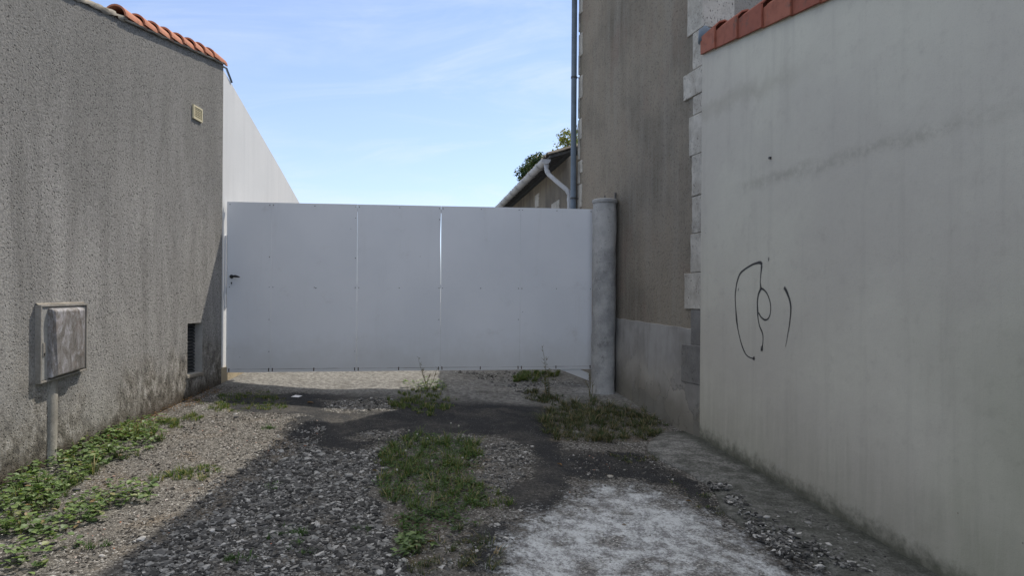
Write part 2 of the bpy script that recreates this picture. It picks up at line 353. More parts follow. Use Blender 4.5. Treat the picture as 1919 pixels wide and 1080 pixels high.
def mat_ground():
    m, t, b = newmat('lane_ground')
    at_ = t.n.new('ShaderNodeAttribute'); at_.attribute_name = 'mask'
    sc = t.n.new('ShaderNodeSeparateColor'); t.l.new(at_.outputs['Color'], sc.inputs[0])
    nz = t.noise(7, 7, 0.75); nz2 = t.noise(38, 5, 0.75); nzc = t.math('ADD', t.math('MULTIPLY', t.math('SUBTRACT', nz, .5), 1.3), t.math('MULTIPLY', t.math('SUBTRACT', nz2, .5), 1.1))
    def msk(o, a=0.36, b_=0.60): return t.smooth(t.math('ADD', o, nzc), a, b_)
    asph, lime, dirt = msk(sc.outputs[0], .44, .58), msk(sc.outputs[1], .42, .74), msk(sc.outputs[2], .3, .75)
    # chippings
    v1c = t.vor(95, out='Color'); v1 = t.vor(95); v2c = t.vor(42, out='Color'); v2 = t.vor(42)
    s1 = t.n.new('ShaderNodeSeparateColor'); t.l.new(v1c, s1.inputs[0]); s2 = t.n.new('ShaderNodeSeparateColor'); t.l.new(v2c, s2.inputs[0])
    chip = t.ramp(s1.outputs[0], [(0.0, (0.04, 0.038, 0.036)), (0.4, (0.10, 0.095, 0.088)), (0.75, (0.20, 0.19, 0.175)), (0.93, (0.33, 0.32, 0.30)), (1.0, (0.55, 0.54, 0.51))])
    chip2 = t.ramp(s2.outputs[1], [(0.0, (0.05, 0.047, 0.043)), (0.55, (0.15, 0.145, 0.135)), (1.0, (0.33, 0.325, 0.31))])
    c = t.mix(t.math('MULTIPLY', t.smooth(s2.outputs[0], 0.55, 0.6), t.math('SUBTRACT', 1, t.smooth(v2, .35, .6))), chip, chip2)
    soil = t.mix(t.smooth(t.noise(20, 6, .7), .4, .65), (0.08, 0.071, 0.060), (0.19, 0.175, 0.155))
    c = t.mix(t.math('MULTIPLY', t.smooth(t.noise(3.0, 6, 0.7), 0.42, 0.62), 0.5), c, soil)
    dcol = t.mix(t.smooth(t.noise(30, 6, .8), .35, .65), (0.065, 0.060, 0.054), (0.215, 0.200, 0.178))
    dcol = t.mix(t.math('MULTIPLY', t.smooth(t.noise(2.1, 5, .6), .50, .68), .55), dcol, (0.17, 0.125, 0.078))
    c = t.mix(t.math('MULTIPLY', dirt, 0.72), c, t.mix(t.smooth(s1.outputs[1], .80, .86), dcol, t.mix(t.smooth(s1.outputs[2], .4, .6), (0.03, .028, .025), (0.42, 0.40, 0.37))))
    # asphalt
    g = t.noise(150, 4, .8); an = t.noise(2.6, 6, .65)
    ac = t.mix(t.smooth(g, .35, .68), (0.016, 0.017, 0.019), (0.062, 0.062, 0.064))
    ac = t.mix(t.math('MULTIPLY', t.smooth(an, .42, .66), .55), ac, t.mix(t.smooth(nz2, .4, .6), (0.06, .057, .053), (0.15, 0.14, 0.125)))
    spk = t.math('MULTIPLY', t.math('SUBTRACT', 1, t.smooth(t.vor(60), .12, .30)), t.smooth(t.noise(12, 4, .7), .46, .60))
    ac = t.mix(t.math('MULTIPLY', spk, .7), ac, (0.30, 0.295, 0.28))
    c = t.mix(asph, c, ac)
    # lime / cement spill
    ln = t.math('ADD', t.math('MULTIPLY', t.noise(9, 8, .8), .6), t.math('MULTIPLY', t.noise(70, 5, .8), .4)); lb = t.noise(4.2, 8, .75)
    lc = t.mix(t.smooth(ln, .42, .56), (0.22, 0.22, 0.225), (0.62, 0.64, 0.65))
    lc = t.mix(t.math('MULTIPLY', t.smooth(lb, .47, .60), .80), lc, chip)
    lc = t.mix(t.math('MULTIPLY', t.smooth(t.noise(60, 6, .85), .55, .62), t.smooth(t.noise(5, 5, .7), .40, .60)), lc, (0.10, 0.075, 0.065))
    c = t.mix(lime, c, lc)
    # weathered pale surfacing beyond the gate
    y = t.dot((0, 1, 0), 0.0); far = t.smooth(t.math('ADD', y, t.math('MULTIPLY', t.noise(1.2, 4), 0.6)), 7.55, 7.95)
    fc = t.mix(t.smooth(t.noise(24, 6, .75), .38, .64), (0.15, 0.145, 0.135), (0.33, 0.322, 0.30))
    fc = t.mix(t.math('MULTIPLY', t.smooth(t.noise(3.5, 6, .7), .5, .7), .6), fc, (.12, .11, .095))
    c = t.mix(t.math('MULTIPLY', far, .85), c, fc)
    flat = t.math('SUBTRACT', 1.0, t.math('MAXIMUM', asph, t.math('MULTIPLY', lime, .7)))
    hh = t.math('ADD', t.math('MULTIPLY', t.math('SUBTRACT', 0.0, v1), t.math('MULTIPLY', flat, 0.8)), t.math('MULTIPLY', nz2, 0.6))
    hh = t.math('ADD', hh, t.math('MULTIPLY', g, .35)); hh = t.math('ADD', hh, t.math('MULTIPLY', lime, t.math('MULTIPLY', ln, .8)))
    fin(t, b, c, 0.95, t.bump(hh, 0.8, 0.012), 0.12); return m

def mat_island(name, stops, rough=0.9, spec=0.2, trans=0.0, bumps=True):
    m, t, b = newmat(name)
    r = t.nd('ShaderNodeNewGeometry', out='Random Per Island')
    c = t.ramp(r, stops)
    n = t.noise(60, 4, .7); c = t.mix(t.smooth(n, .3, .7), t.mix(1.0, c, (.78, .78, .78), 'MULTIPLY'), c)
    fin(t, b, c, rough, t.bump(n, .3, .003) if bumps else None, spec)
    if trans:
        tr = t.nd('ShaderNodeBsdfTranslucent', {0: t.mix(1.0, c, (1.3, 1.5, .6), 'MULTIPLY')})
        mx = t.nd('ShaderNodeMixShader', {0: trans, 1: b.outputs[0], 2: tr})
        t.l.new(mx, t.n['Material Output'].inputs[0])
    return m

def mat_graffiti():
    m, t, b = newmat('spray_paint'); fin(t, b, (0.028, 0.030, 0.036), 0.6)
    a_ = t.n.new('ShaderNodeAttribute'); a_.attribute_name = 'soft'
    al = t.math('MULTIPLY', t.smooth(t.math('ADD', a_.outputs['Fac'], t.math('MULTIPLY', t.math('SUBTRACT', t.noise(160, 4, .7), .5), .6)), 0.12, 0.75), 0.82)
    t.l.new(al, b.inputs['Alpha']); return m

def mat_apron():
    m, t, b = newmat('old_path_concrete')
    dw = t.dot(tuple(nR), -P1.dot(nR)); s_ = t.dot(tuple(dR), -P1.dot(dR))
    n = t.noise(6, 8, .75, t.scaled((1, 1.6, 1))); f = t.noise(55, 6, .8); g = t.noise(160, 4, .8)
    c = t.mix(t.smooth(n, .38, .62), (0.30, 0.295, 0.28), (0.14, 0.14, 0.13))
    c = t.mix(t.math('MULTIPLY', t.smooth(f, .46, .58), .65), c, (0.055, 0.056, 0.052))
    c = t.mix(t.math('MULTIPLY', t.smooth(t.noise(24, 6, .8), .58, .66), .6), c, (0.42, 0.41, 0.39))
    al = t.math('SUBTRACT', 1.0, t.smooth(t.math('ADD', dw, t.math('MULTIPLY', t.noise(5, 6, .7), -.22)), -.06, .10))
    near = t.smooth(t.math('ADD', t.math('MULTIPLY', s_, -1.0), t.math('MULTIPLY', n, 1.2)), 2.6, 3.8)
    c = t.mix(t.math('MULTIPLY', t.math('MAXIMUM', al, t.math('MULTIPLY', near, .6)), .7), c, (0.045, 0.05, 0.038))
    fin(t, b, c, .95, t.bump(t.math('ADD', t.math('MULTIPLY', n, 2.0), t.math('ADD', f, t.math('MULTIPLY', g, .5))), .7, .008), .12); return m
M = dict(
    rough=mat_roughcast(), paint=mat_paint_wall(), cement=mat_cement_low(), stone=mat_limestone(),
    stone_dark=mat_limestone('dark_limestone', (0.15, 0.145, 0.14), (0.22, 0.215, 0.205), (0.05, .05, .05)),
    white_wall=mat_render('white_wall_render', (0.70, 0.71, 0.71), (0.76, 0.765, 0.76), (0.60, 0.61, 0.615), 0.10, 0.35, (0.4, 0.4, 0.4), 0.2, 60),
    brown=mat_render('brown_render', (0.285, 0.250, 0.200), (0.165, 0.148, 0.122), (0.300, 0.280, 0.240), 0.72, 0.65, (0.055, 0.048, 0.040), 0.8, 42, (0.235, 0.175, 0.140)),
    grey_render=mat_render('grey_house_roughcast', (0.36, 0.34, 0.30), (0.31, 0.29, 0.265), (0.26, 0.25, .23), 0.8, 0.3, (0.05, 0.05, 0.045), 0.9, 55),
    old_render=mat_render('old_streaked_render', (0.27, 0.235, 0.18), (0.15, 0.132, 0.11), (0.10, 0.09, 0.08), 0.5, 0.6, (0.05, 0.045, 0.04), 0.6, 40),
    tile=mat_tile('orange_clay_tile', (0.40, 0.145, 0.080), (0.52, 0.225, 0.135), 0.75),
    tile_red=mat_tile('red_clay_tile', (0.28, 0.092, 0.062), (0.36, 0.135, 0.088), 0.6),
    mortar=mat_concrete('old_lime_mortar', (0.33, 0.30, 0.25), (0.22, 0.20, 0.17), False, 0.5),
    gate=mat_gate(), post=mat_concrete('cast_concrete', (0.46, 0.455, 0.44), (0.30, 0.30, 0.295), True, .55),
    apron=mat_apron(),
    plinth=mat_concrete('buff_plinth', (0.50, 0.42, 0.29), (0.38, 0.32, 0.23), False, 0.3),
    reveal=mat_concrete('smooth_reveal', (0.40, 0.39, 0.37), (0.30, 0.30, 0.285), False, 0.35),
    duct=mat_concrete('stained_mortar', (0.36, 0.345, 0.31), (0.22, 0.21, 0.19), False, 0.6),
    ground=mat_ground(),
    zinc=mat_plain('grey_blue_pipe', (0.13, 0.165, 0.205), 0.5, .15, 6),
    pvc=mat_plain('pale_grey_plastic', (0.42, 0.43, 0.45), 0.5, .12, 9),
    black=mat_plain('black_iron', (0.02, 0.02, 0.022), 0.5, .2, 30),
    steel=mat_plain('dark_steel', (0.07, 0.07, 0.07), 0.5, .3, 30, 0.3),
    rust=mat_plain('rusty_screw', (0.06, 0.035, 0.022), 0.8, .5, 60),
    vent=mat_plain('yellowed_plastic', (0.62, 0.55, 0.36), 0.6, .1, 20),
    louvre=mat_plain('grey_louvre', (0.055, 0.058, 0.06), 0.7, .2, 20),
    dark=mat_plain('dark_void', (0.012, 0.012, 0.012), 0.9, .1),
    slate=mat_plain('weathered_eave_boards', (0.085, 0.085, 0.085), 0.9, .35, 14),
    rooft=mat_plain('lichened_roof_tile', (0.13, 0.11, 0.085), 0.95, .5, 9),
    paper=mat_plain('white_paper', (0.8, 0.8, 0.82), 0.7, .03),
    bark=mat_plain('bark', (0.10, 0.075, 0.05), 0.95, .4, 12, bumpk=.6),
    grass=mat_island('grass_blade', [(0, (0.060, 0.110, 0.028)), (.4, (0.100, 0.160, 0.045)), (.72, (0.15, 0.20, 0.065)), (.86, (0.30, 0.26, 0.13)), (1, (0.42, 0.34, 0.20))], .6, .3, .3, False),
    grass_dry=mat_island('dull_grass_blade', [(0, (0.040, 0.068, 0.026)), (.5, (0.075, 0.105, 0.042)), (.74, (0.14, 0.13, 0.065)), (1, (0.34, 0.26, 0.16))], .7, .3, .2, False),
    leaf=mat_island('weed_leaf', [(0, (0.085, 0.135, 0.050)), (.5, (0.155, 0.235, 0.085)), (.85, (0.24, 0.33, 0.12)), (.96, (0.30, 0.32, 0.15)), (1, (0.30, 0.19, 0.10))], .5, .45, .3, False),
    clover=mat_island('clover_leaf', [(0, (0.040, 0.085, 0.025)), (.6, (0.075, 0.145, 0.042)), (1, (0.13, 0.20, 0.06))], .6, .3, .25, False),
    flower=mat_plain('clover_flower', (0.62, 0.60, 0.52), .8, .1),
    stem=mat_plain('weed_stem', (0.16, 0.14, 0.07), .8, .3, 40),
    stone_chip=mat_island('gravel_stone', [(0, (0.035, 0.035, 0.035)), (.35, (0.09, 0.088, 0.085)), (.65, (0.18, 0.176, 0.17)), (.86, (0.31, 0.305, 0.29)), (.95, (0.46, 0.45, 0.43)), (1, (0.62, 0.60, 0.57))]),
    chip_mix=mat_island('small_chipping', [(0, (0.02, 0.02, 0.02)), (.50, (0.06, 0.054, 0.048)), (.74, (0.17, 0.16, 0.145)), (.90, (0.33, 0.32, 0.30)), (.975, (0.56, 0.54, 0.51)), (1, (0.34, 0.15, 0.09))]),
    dead=mat_island('dead_leaf', [(0, (0.13, 0.07, 0.035)), (1, (0.34, 0.20, 0.10))], .8, .2, .2, False),
    ivy=mat_island('ivy_leaf', [(0, (0.030, 0.060, 0.018)), (.6, (0.055, 0.105, 0.028)), (.9, (0.095, 0.14, 0.04)), (1, (0.20, 0.13, 0.07))], .5, .4, .2, False),
    yleaf=mat_island('yellow_green_leaf', [(0, (0.10, 0.13, 0.03)), (.6, (0.21, 0.22, 0.05)), (1, (0.32, 0.27, 0.08))], .5, .4, .3, False),
    graffiti=mat_graffiti(),
)
def mat_box():
    m, t, b = newmat('weathered_fibreglass')
    st = t.noise(1, 8, .8, t.scaled((17, 17, 7)), 1.0); n = t.noise(9, 6, .7); g = t.noise(140, 4, .8)
    c = t.ramp(st, [(.32, (0.08, 0.075, 0.07)), (.45, (0.17, 0.155, 0.14)), (.54, (0.26, 0.25, 0.25)), (.62, (0.42, 0.41, 0.43)), (.75, (0.58, .56, .54))])
    c = t.mix(t.math('MULTIPLY', t.smooth(n, .5, .7), .4), c, (0.20, 0.145, 0.11))
    c = t.mix(t.math('MULTIPLY', t.smooth(g, .5, .7), .35), c, (.5, .5, .5))
    fin(t, b, c, .85, t.bump(g, .3, .003), .2); return m
M['boxdoor'] = mat_box()
M['boxframe'] = mat_concrete('grey_plastic_frame', (0.36, 0.34, 0.31), (0.24, 0.225, 0.20), False, .35)

# ------------------------------------------------------------------ ground
def poly_px(pts): return np.array([[p.x, p.y] for p in (on_ground(*q) for q in pts)])
def sdist(X, Y, P):
    """signed distance to polygon P, positive inside"""
    d = np.full(X.shape, 1e9); ins = np.zeros(X.shape, bool); n = len(P)
    for i in range(n):
        ax, ay = P[i]; bx, by = P[(i+1) % n]; ex, ey = bx-ax, by-ay
        t = np.clip(((X-ax)*ex+(Y-ay)*ey)/(ex*ex+ey*ey+1e-12), 0, 1)
        d = np.minimum(d, np.hypot(X-ax-t*ex, Y-ay-t*ey))
        c = ((ay > Y) != (by > Y)) & (X < ex*(Y-ay)/(ey if abs(ey) > 1e-9 else 1e-9)+ax); ins ^= c
    return np.where(ins, d, -d)
ASPH = [poly_px(p) for p in (
    [(420, 742), (560, 737), (760, 737), (960, 737), (1000, 745), (1030, 770), (1045, 800), (1035, 832), (990, 838), (940, 820), (860, 812), (800, 818), (720, 838), (640, 845), (595, 838), (580, 815), (610, 790), (560, 776), (470, 775), (430, 765)],
    [(985, 832), (1045, 828), (1070, 870), (1066, 930), (1035, 962), (990, 962), (950, 950), (952, 915), (1000, 895), (1008, 860)],
    [(1040, 842), (1200, 850), (1255, 880), (1310, 905), (1345, 945), (1350, 975), (1310, 950), (1270, 915), (1180, 898), (1090, 900), (1055, 890)],
    [(870, 1010), (920, 975), (965, 978), (955, 1010), (940, 1050), (945, 1079), (900, 1079), (880, 1050)],
    [(560, 780), (640, 778), (700, 790), (560, 830), (520, 810)])]
ASPH_HOLE = [poly_px(p) for p in ([(605, 750), (730, 744), (740, 770), (620, 774)], [(650, 822), (690, 808), (750, 806), (745, 822), (690, 828)])]
LIME = [poly_px(p) for p in ([(945, 1000), (1000, 968), (1065, 935), (1100, 910), (1200, 912), (1275, 935), (1335, 965), (1400, 1000), (1450, 1030), (1490, 1065), (1560, 1079), (1500, 1079), (940, 1079), (925, 1040)],
                             [(1050, 726), (1095, 722), (1170, 738), (1190, 752), (1140, 748), (1090, 750), (1060, 740)])]
LIME[0] = np.vstack([LIME[0][:-3], [[1.9, 2.3], [0.0, 2.3]], LIME[0][-1:]])
DIRT = [poly_px(p) for p in ([(0, 1020), (120, 880), (330, 770), (430, 780), (590, 785), (560, 850), (420, 960), (220, 1075), (0, 1079)], [(1000, 760), (1240, 800), (1240, 830), (1010, 830)],
                             [(700, 850), (900, 830), (960, 900), (900, 1079), (780, 1079), (700, 930)])]
def grid_axis(lo, hi, step, far):
    a = np.arange(lo, hi+1e-6, step)
    k = step*1.25; L = [lo]; 
    while L[-1] > -far: L.append(L[-1]-k); k *= 1.35
    k = step*1.25; H = [hi]
    while H[-1] < far: H.append(H[-1]+k); k *= 1.35
    return np.concatenate([np.array(L[1:])[::-1], a, np.array(H[1:])])
gx = grid_axis(-3.6, 3.2, 0.025, 400); gy = grid_axis(2.4, 9.6, 0.025, 400)
GX, GY = np.meshgrid(gx, gy)
GZ = ground(GX, GY)
SAL = sdist
am = np.full(GX.shape, -1.0)
near = (GX > -4) & (GX < 4) & (GY > 2) & (GY < 12)
def soft(d, w_=0.10): return np.clip(0.5+d/w_*0.5, 0, 1)
def mask(polys, w_=.10):
    r = np.zeros(GX.shape); x, y = GX[near], GY[near]; q = np.zeros(x.shape)
    for p in polys: q = np.maximum(q, soft(sdist(x, y, p), w_))
    r[near] = q; return r
mA = mask(ASPH, .14)*(1-mask(ASPH_HOLE, .2)); mL = mask(LIME, .32); mD = mask(DIRT)
GZ = GZ - 0.006*mA*0 + 0.008*mL
nx, ny = len(gx), len(gy)
idx = np.arange(nx*ny).reshape(ny, nx)
faces = np.stack([idx[:-1, :-1], idx[:-1, 1:], idx[1:, 1:], idx[1:, :-1]], -1).reshape(-1, 4)
g = mesh_obj('ground', np.stack([GX, GY, GZ], -1).reshape(-1, 3), faces, M['ground'], smooth=True)
ca = g.data.color_attributes.new('mask', 'FLOAT_COLOR', 'POINT')
ca.data.foreach_set('color', np.stack([mA, mL, mD, np.ones_like(mA)], -1).reshape(-1).astype(np.float32))
tag(g, 'gravel and patched asphalt lane rising towards the gate', kind='structure')

# ------------------------------------------------------------------ concrete path along the right wall
edge = [on_ground(*q) for q in ((1240, 812), (1214, 836), (1211, 848), (1228, 858), (1262, 876), (1294, 891), (1322, 908), (1336, 922), (1346, 940), (1352, 957), (1366, 974), (1390, 987), (1428, 1003), (1470, 1026), (1520, 1056), (1560, 1079))]
mb = MB(); rows = []
fine = []
for i in range(len(edge)-1):
    for k in range(6):
        p = edge[i].lerp(edge[i+1], k/6); j = 0.010*mnoise.noise(p*14)+0.02*mnoise.noise(p*5)
        fine.append(Vector((p.x+j, p.y+j*.6, 0)))
e2 = edge[-1]-edge[-2]; fine.append(edge[-1]); fine.append(edge[-1]+e2.normalized()*0.8)
top = []
for i, p in enumerate(fine):
    sP = (p-P1).dot(dR); q = P1+dR*sP; q = Vector((q.x, q.y, 0))-nR*0.02
    row = []
    for k in range(13):
        f = k/12; r_ = Vector((p.x, p.y, 0)).lerp(q, f)
        z = gz(r_.x, r_.y)+0.045*(0.35+0.65*min(1, f*3))*min(1, i/8+0.25)+0.006*mnoise.noise(r_*6)
        row.append(Vector((r_.x, r_.y, z)))
    low = row[0].copy(); low.z -= 0.06; row = [low]+row; rows.append(row)
nrow = len(rows[0])
vs = [v for r_ in rows for v in r_]
fs = [(i*nrow+k, i*nrow+k+1, (i+1)*nrow+k+1, (i+1)*nrow+k) for i in range(len(rows)-1) for k in range(nrow-1)]
fs.append(tuple(range(nrow-1, -1, -1)))
mb.add(vs, fs)
pth = build('concrete_path', mb, M['apron'], smooth=True); tag(pth, 'narrow broken concrete strip along the foot of the cream wall', kind='structure')

# ------------------------------------------------------------------ left grey building
def LP(px, py): return on_plane(px, py, Lc, dL)
def Lpt(s, z, out=0.0): p = Lc+dL*s+nL*out; return Vector((p.x, p.y, z))
def Ls(p): return (p-Lc).dot(dL)
top_a, top_b = LP(210, 27), LP(416, 118)          # mortar/tile bed line
kt = (top_b.z-top_a.z)/(Ls(top_b)-Ls(top_a))
def ltop(s): return top_b.z+kt*(s-Ls(top_b))
bl = thing('roughcast_building', Lpt(-3, Lc.z-0.2), 'grey roughcast building with a row of orange barrel tiles along its sloping wall top', 'building')
o0, o1, o2, o3 = LP(352, 608), LP(380, 604), LP(352, 703), LP(380, 697)
ws0, ws1 = Ls(o0), Ls(o1); wz1, wz0 = (o0.z+o1.z)/2, (o2.z+o3.z)/2
sN, sE = -9.5, 0.0
mb = MB()
def quad(s0, s1, z0a, z0b, z1a, z1b, out=0): mb.add([Lpt(s0, z0a, out), Lpt(s1, z0b, out), Lpt(s1, z1b, out), Lpt(s0, z1a, out)], [(0, 1, 2, 3)])
zb = Lc.z-1.6
quad(sN, ws0, zb, zb, ltop(sN), ltop(ws0)); quad(ws1, sE, zb, zb, ltop(ws1), ltop(sE))
quad(ws0, ws1, zb, zb, wz0, wz0); quad(ws0, ws1, wz1, wz1, ltop(ws0), ltop(ws1))
bk = -5.0
mb.add([Lpt(sE, zb), Lpt(sE, zb, bk), Lpt(sE, ltop(sE), bk), Lpt(sE, ltop(sE))], [(0, 1, 2, 3)])
mb.add([Lpt(sN, zb), Lpt(sN, zb, bk), Lpt(sN, ltop(sN), bk), Lpt(sN, ltop(sN))], [(3, 2, 1, 0)])
mb.add([Lpt(sN, ltop(sN)), Lpt(sE, ltop(sE)), Lpt(sE, ltop(sE), bk), Lpt(sN, ltop(sN), bk)], [(0, 1, 2, 3)])
mb.add([Lpt(sN, zb, bk), Lpt(sE, zb, bk), Lpt(sE, ltop(sE), bk), Lpt(sN, ltop(sN), bk)], [(3, 2, 1, 0)])
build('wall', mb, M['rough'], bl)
# recessed louvre
dp = 0.10; mb = MB()
A = [Lpt(ws0, wz0), Lpt(ws1, wz0), Lpt(ws1, wz1), Lpt(ws0, wz1)]; B = [Lpt(ws0, wz0, -dp), Lpt(ws1, wz0, -dp), Lpt(ws1, wz1, -dp), Lpt(ws0, wz1, -dp)]
mb.add(A+B, [(0, 4, 5, 1), (1, 5, 6, 2), (2, 6, 7, 3), (3, 7, 4, 0)])
lv = build('louvre_vent', mb, M['reveal'], bl)
mb = MB(); mb.add([b_+nL*0.0 for b_ in B], [(0, 1, 2, 3)]); build('backing', mb, M['dark'], lv)
mb = MB(); n = 15
for i in range(n):
    z = wz0+(i+.25)*(wz1-wz0)/n
    mb.prism([Lpt(ws0+.01, z, -dp+.004), Lpt(ws0+.01, z-.008, -dp+.030), Lpt(ws0+.01, z+.004, -dp+.032), Lpt(ws0+.01, z+.020, -dp+.006)], dL*(ws1-ws0-.02))
build('slats', mb, M['louvre'], lv)
mb = MB(); mb.box(Lpt(ws0-.02, wz0-.035, -.03), dL*(ws1-ws0+.03), nL*.045, Vector((0, 0, .033))); build('sill', mb, M['mortar'], lv, bevel=.006)
# upper vent
c0, c1, c2, c3 = LP(360.5, 194), LP(377.5, 206), LP(360.5, 214), LP(377.5, 224)
us0, us1 = Ls(c0)-.0, Ls(c1); uz1 = (c0.z+c1.z)/2; uz0 = (c2.z+c3.z)/2
if uz1-uz0 < .1: uz0 = uz1-.13
mb = MB(); fr = .016
for (a, b_, c, d) in ((us0, us1, uz0, uz0+fr), (us0, us1, uz1-fr, uz1), (us0, us0+fr, uz0+fr, uz1-fr), (us1-fr, us1, uz0+fr, uz1-fr)):
    mb.box(Lpt(a, c, .0), dL*(b_-a), nL*.016, Vector((0, 0, d-c)))
uv = build('vent_grille', mb, M['vent'], bl)
mb = MB(); mb.box(Lpt(us0+fr, uz0+fr, .001), dL*(us1-us0-2*fr), nL*.002, Vector((0, 0, uz1-uz0-2*fr))); build('backing', mb, M['dark'], uv)
mb = MB()
for i in range(6):
    z = uz0+fr+(i+.3)*(uz1-uz0-2*fr)/6; mb.box(Lpt(us0+fr, z, .004), dL*(us1-us0-2*fr), nL*.008, Vector((0, 0, .007)))
build('slats', mb, M['vent'], uv)
mb = MB()
for i in range(1, 5):
    mb.box(Lpt(us0+i*(us1-us0)/5-.002, uz0+fr, .005), dL*.004, nL*.009, Vector((0, 0, uz1-uz0-2*fr)))
build('divider', mb, M['vent'], uv)
# mortar capping nearer the camera (irregular) and bed under tiles
def lumpy(s0, s1, fn, step=.035, seed=0, wob=.014, w0=.03, w1=-.22):
    prof = [(w0, 0.0), (w0+.012, .4), (w0-.01, .8), (-.03, 1.0), (w1*.6, .98), (w1, .6)]
    vs = []; n_ = int((s1-s0)/step)+1
    for i in range(n_+1):
        s_ = s0+(s1-s0)*i/n_
        for j, (o_, f) in enumerate(prof):
            k = mnoise.noise(Vector((s_*9, j*1.7, seed)))*wob+mnoise.noise(Vector((s_*30, j*2.7, seed)))*wob*.5
            vs.append(Lpt(s_, ltop(s_)+f*fn(s_)-.012+k, o_+k))
    m_ = len(prof); q = MB(); q.add(vs, [(i*m_+j, (i+1)*m_+j, (i+1)*m_+j+1, i*m_+j+1) for i in range(n_) for j in range(m_-1)]); return q
sT0 = Ls(LP(228, 30))
build('mortar_capping', lumpy(sN, sT0+.05, lambda s: .055+.02*mnoise.noise(Vector((s*3, 0, 0))), seed=3, wob=.02, w0=.012), M['mortar'], bl, smooth=True)
build('tile_bedding', lumpy(sT0, -.01, lambda s: .03, seed=5, wob=.006, w0=.022), M['mortar'], bl, smooth=True)
# barrel tiles, each low end facing the camera
def barrel(base, d, up, side, length, r0, r1, th=.014, seg=14):
    q = MB(); n_ = seg+1; ring = []
    for (f, r_) in ((0, r0), (.5, (r0+r1)/2), (1, r1)):
        for rr in (r_, r_-th):
            ring.append([base+d*(length*f)+side*(math.cos(math.pi*k/seg)*rr)+up*(math.sin(math.pi*k/seg)*rr*1.0) for k in range(n_)])
    vs = [v for r_ in ring for v in r_]; fs = []
    def R_(a): return a*n_
    for a, b_ in ((0, 2), (2, 4)):
        for k in range(seg):
            fs.append((R_(a)+k, R_(a)+k+1, R_(b_)+k+1, R_(b_)+k)); fs.append((R_(a+1)+k, R_(b_+1)+k, R_(b_+1)+k+1, R_(a+1)+k+1))
        for k in (0, seg): fs.append((R_(a)+k, R_(b_)+k, R_(b_+1)+k, R_(a+1)+k))
    for k in range(seg):
        fs.append((R_(0)+k, R_(1)+k, R_(1)+k+1, R_(0)+k+1)); fs.append((R_(4)+k, R_(4)+k+1, R_(5)+k+1, R_(5)+k))
    q.add(vs, fs); return q
rims = [Ls(LP(x, y)) for x, y in ((228, 34), (264, 48), (291, 59), (315, 70), (338, 80), (360, 90), (378, 98), (396, 107))]
for i, s_ in enumerate(rims):
    nxt = rims[i+1] if i+1 < len(rims) else -0.02
    L_ = (nxt-s_)+.06
    dd = (dL*1.0+Vector((0, 0, kt-.10+random.uniform(-.015, .015)))).normalized(); side = (nL+dL*random.uniform(-.05, .05)).normalized(); up_ = side.cross(dd); up_ = up_ if up_.z > 0 else -up_
    q = barrel(Lpt(s_, ltop(s_)+.022+random.uniform(-.004, .004), -.055), dd, up_, side, L_, .096, .082)
    build('roof_tile', q, M['tile'], bl, smooth=True, angle=50)
q = barrel(Lpt(-.08, ltop(-.08)+.035, -.075), Vector((-nL.x, -nL.y, .08)).normalized(), Vector((0, 0, 1)), dL, .5, .095, .085)
rt = build('ridge_tile', q, M['tile'], bl, smooth=True, angle=50)
mb = MB(); c_ = Lpt(-.08, ltop(-.08)+.03, -.07)
mb.prism([c_+dL*math.cos(t)*.083+Vector((0, 0, math.sin(t)*.083)) for t in [math.pi*k/10 for k in range(11)]], nL*-.05); build('mortar_plug', mb, M['mortar'], bl)

# ------------------------------------------------------------------ white wall beyond the grey building
def Wp(px, py): return on_plane(px, py, Lc-nL*.045, dL)
tw = [Wp(416, 122), Wp(434, 156), Wp(480, 236), Wp(526, 316), Wp(562, 381)]
ww = thing('white_wall', Lpt(.02, Lc.z-.1), 'smooth white rendered wall sloping down behind the left end of the gate', 'wall')
prof = [(Ls(p), p.z) for p in tw]; kk = (prof[-1][1]-prof[-2][1])/(prof[-1][0]-prof[-2][0]); prof.append((prof[-1][0]+2.0, prof[-1][1]+kk*1.6)); prof[0] = (.004, prof[0][1])
pts = [Lpt(s, z, -.045) for s, z in prof]+[Lpt(prof[-1][0], zb, -.045), Lpt(.004, zb, -.045)]
mb = MB(); mb.prism(pts, -nL*.25); build('wall', mb, M['white_wall'], ww)
plz = on_plane(420, 690, Lc, dL).z
mb = MB(); mb.box(Lpt(.006, zb, -.0445), dL*5.5, nL*.035, Vector((0, 0, plz-zb))); build('plinth', mb, M['plinth'], ww, bevel=.008)
mb = MB(); mb.tube([Lpt(.03, ltop(0)-.0, -.05), Lpt(.16, prof[1][1]+.12, -.04), Lpt(prof[1][0], prof[1][1]+.012, -.04)], .012, 8); build('edge_flashing', mb, M['zinc'], ww)

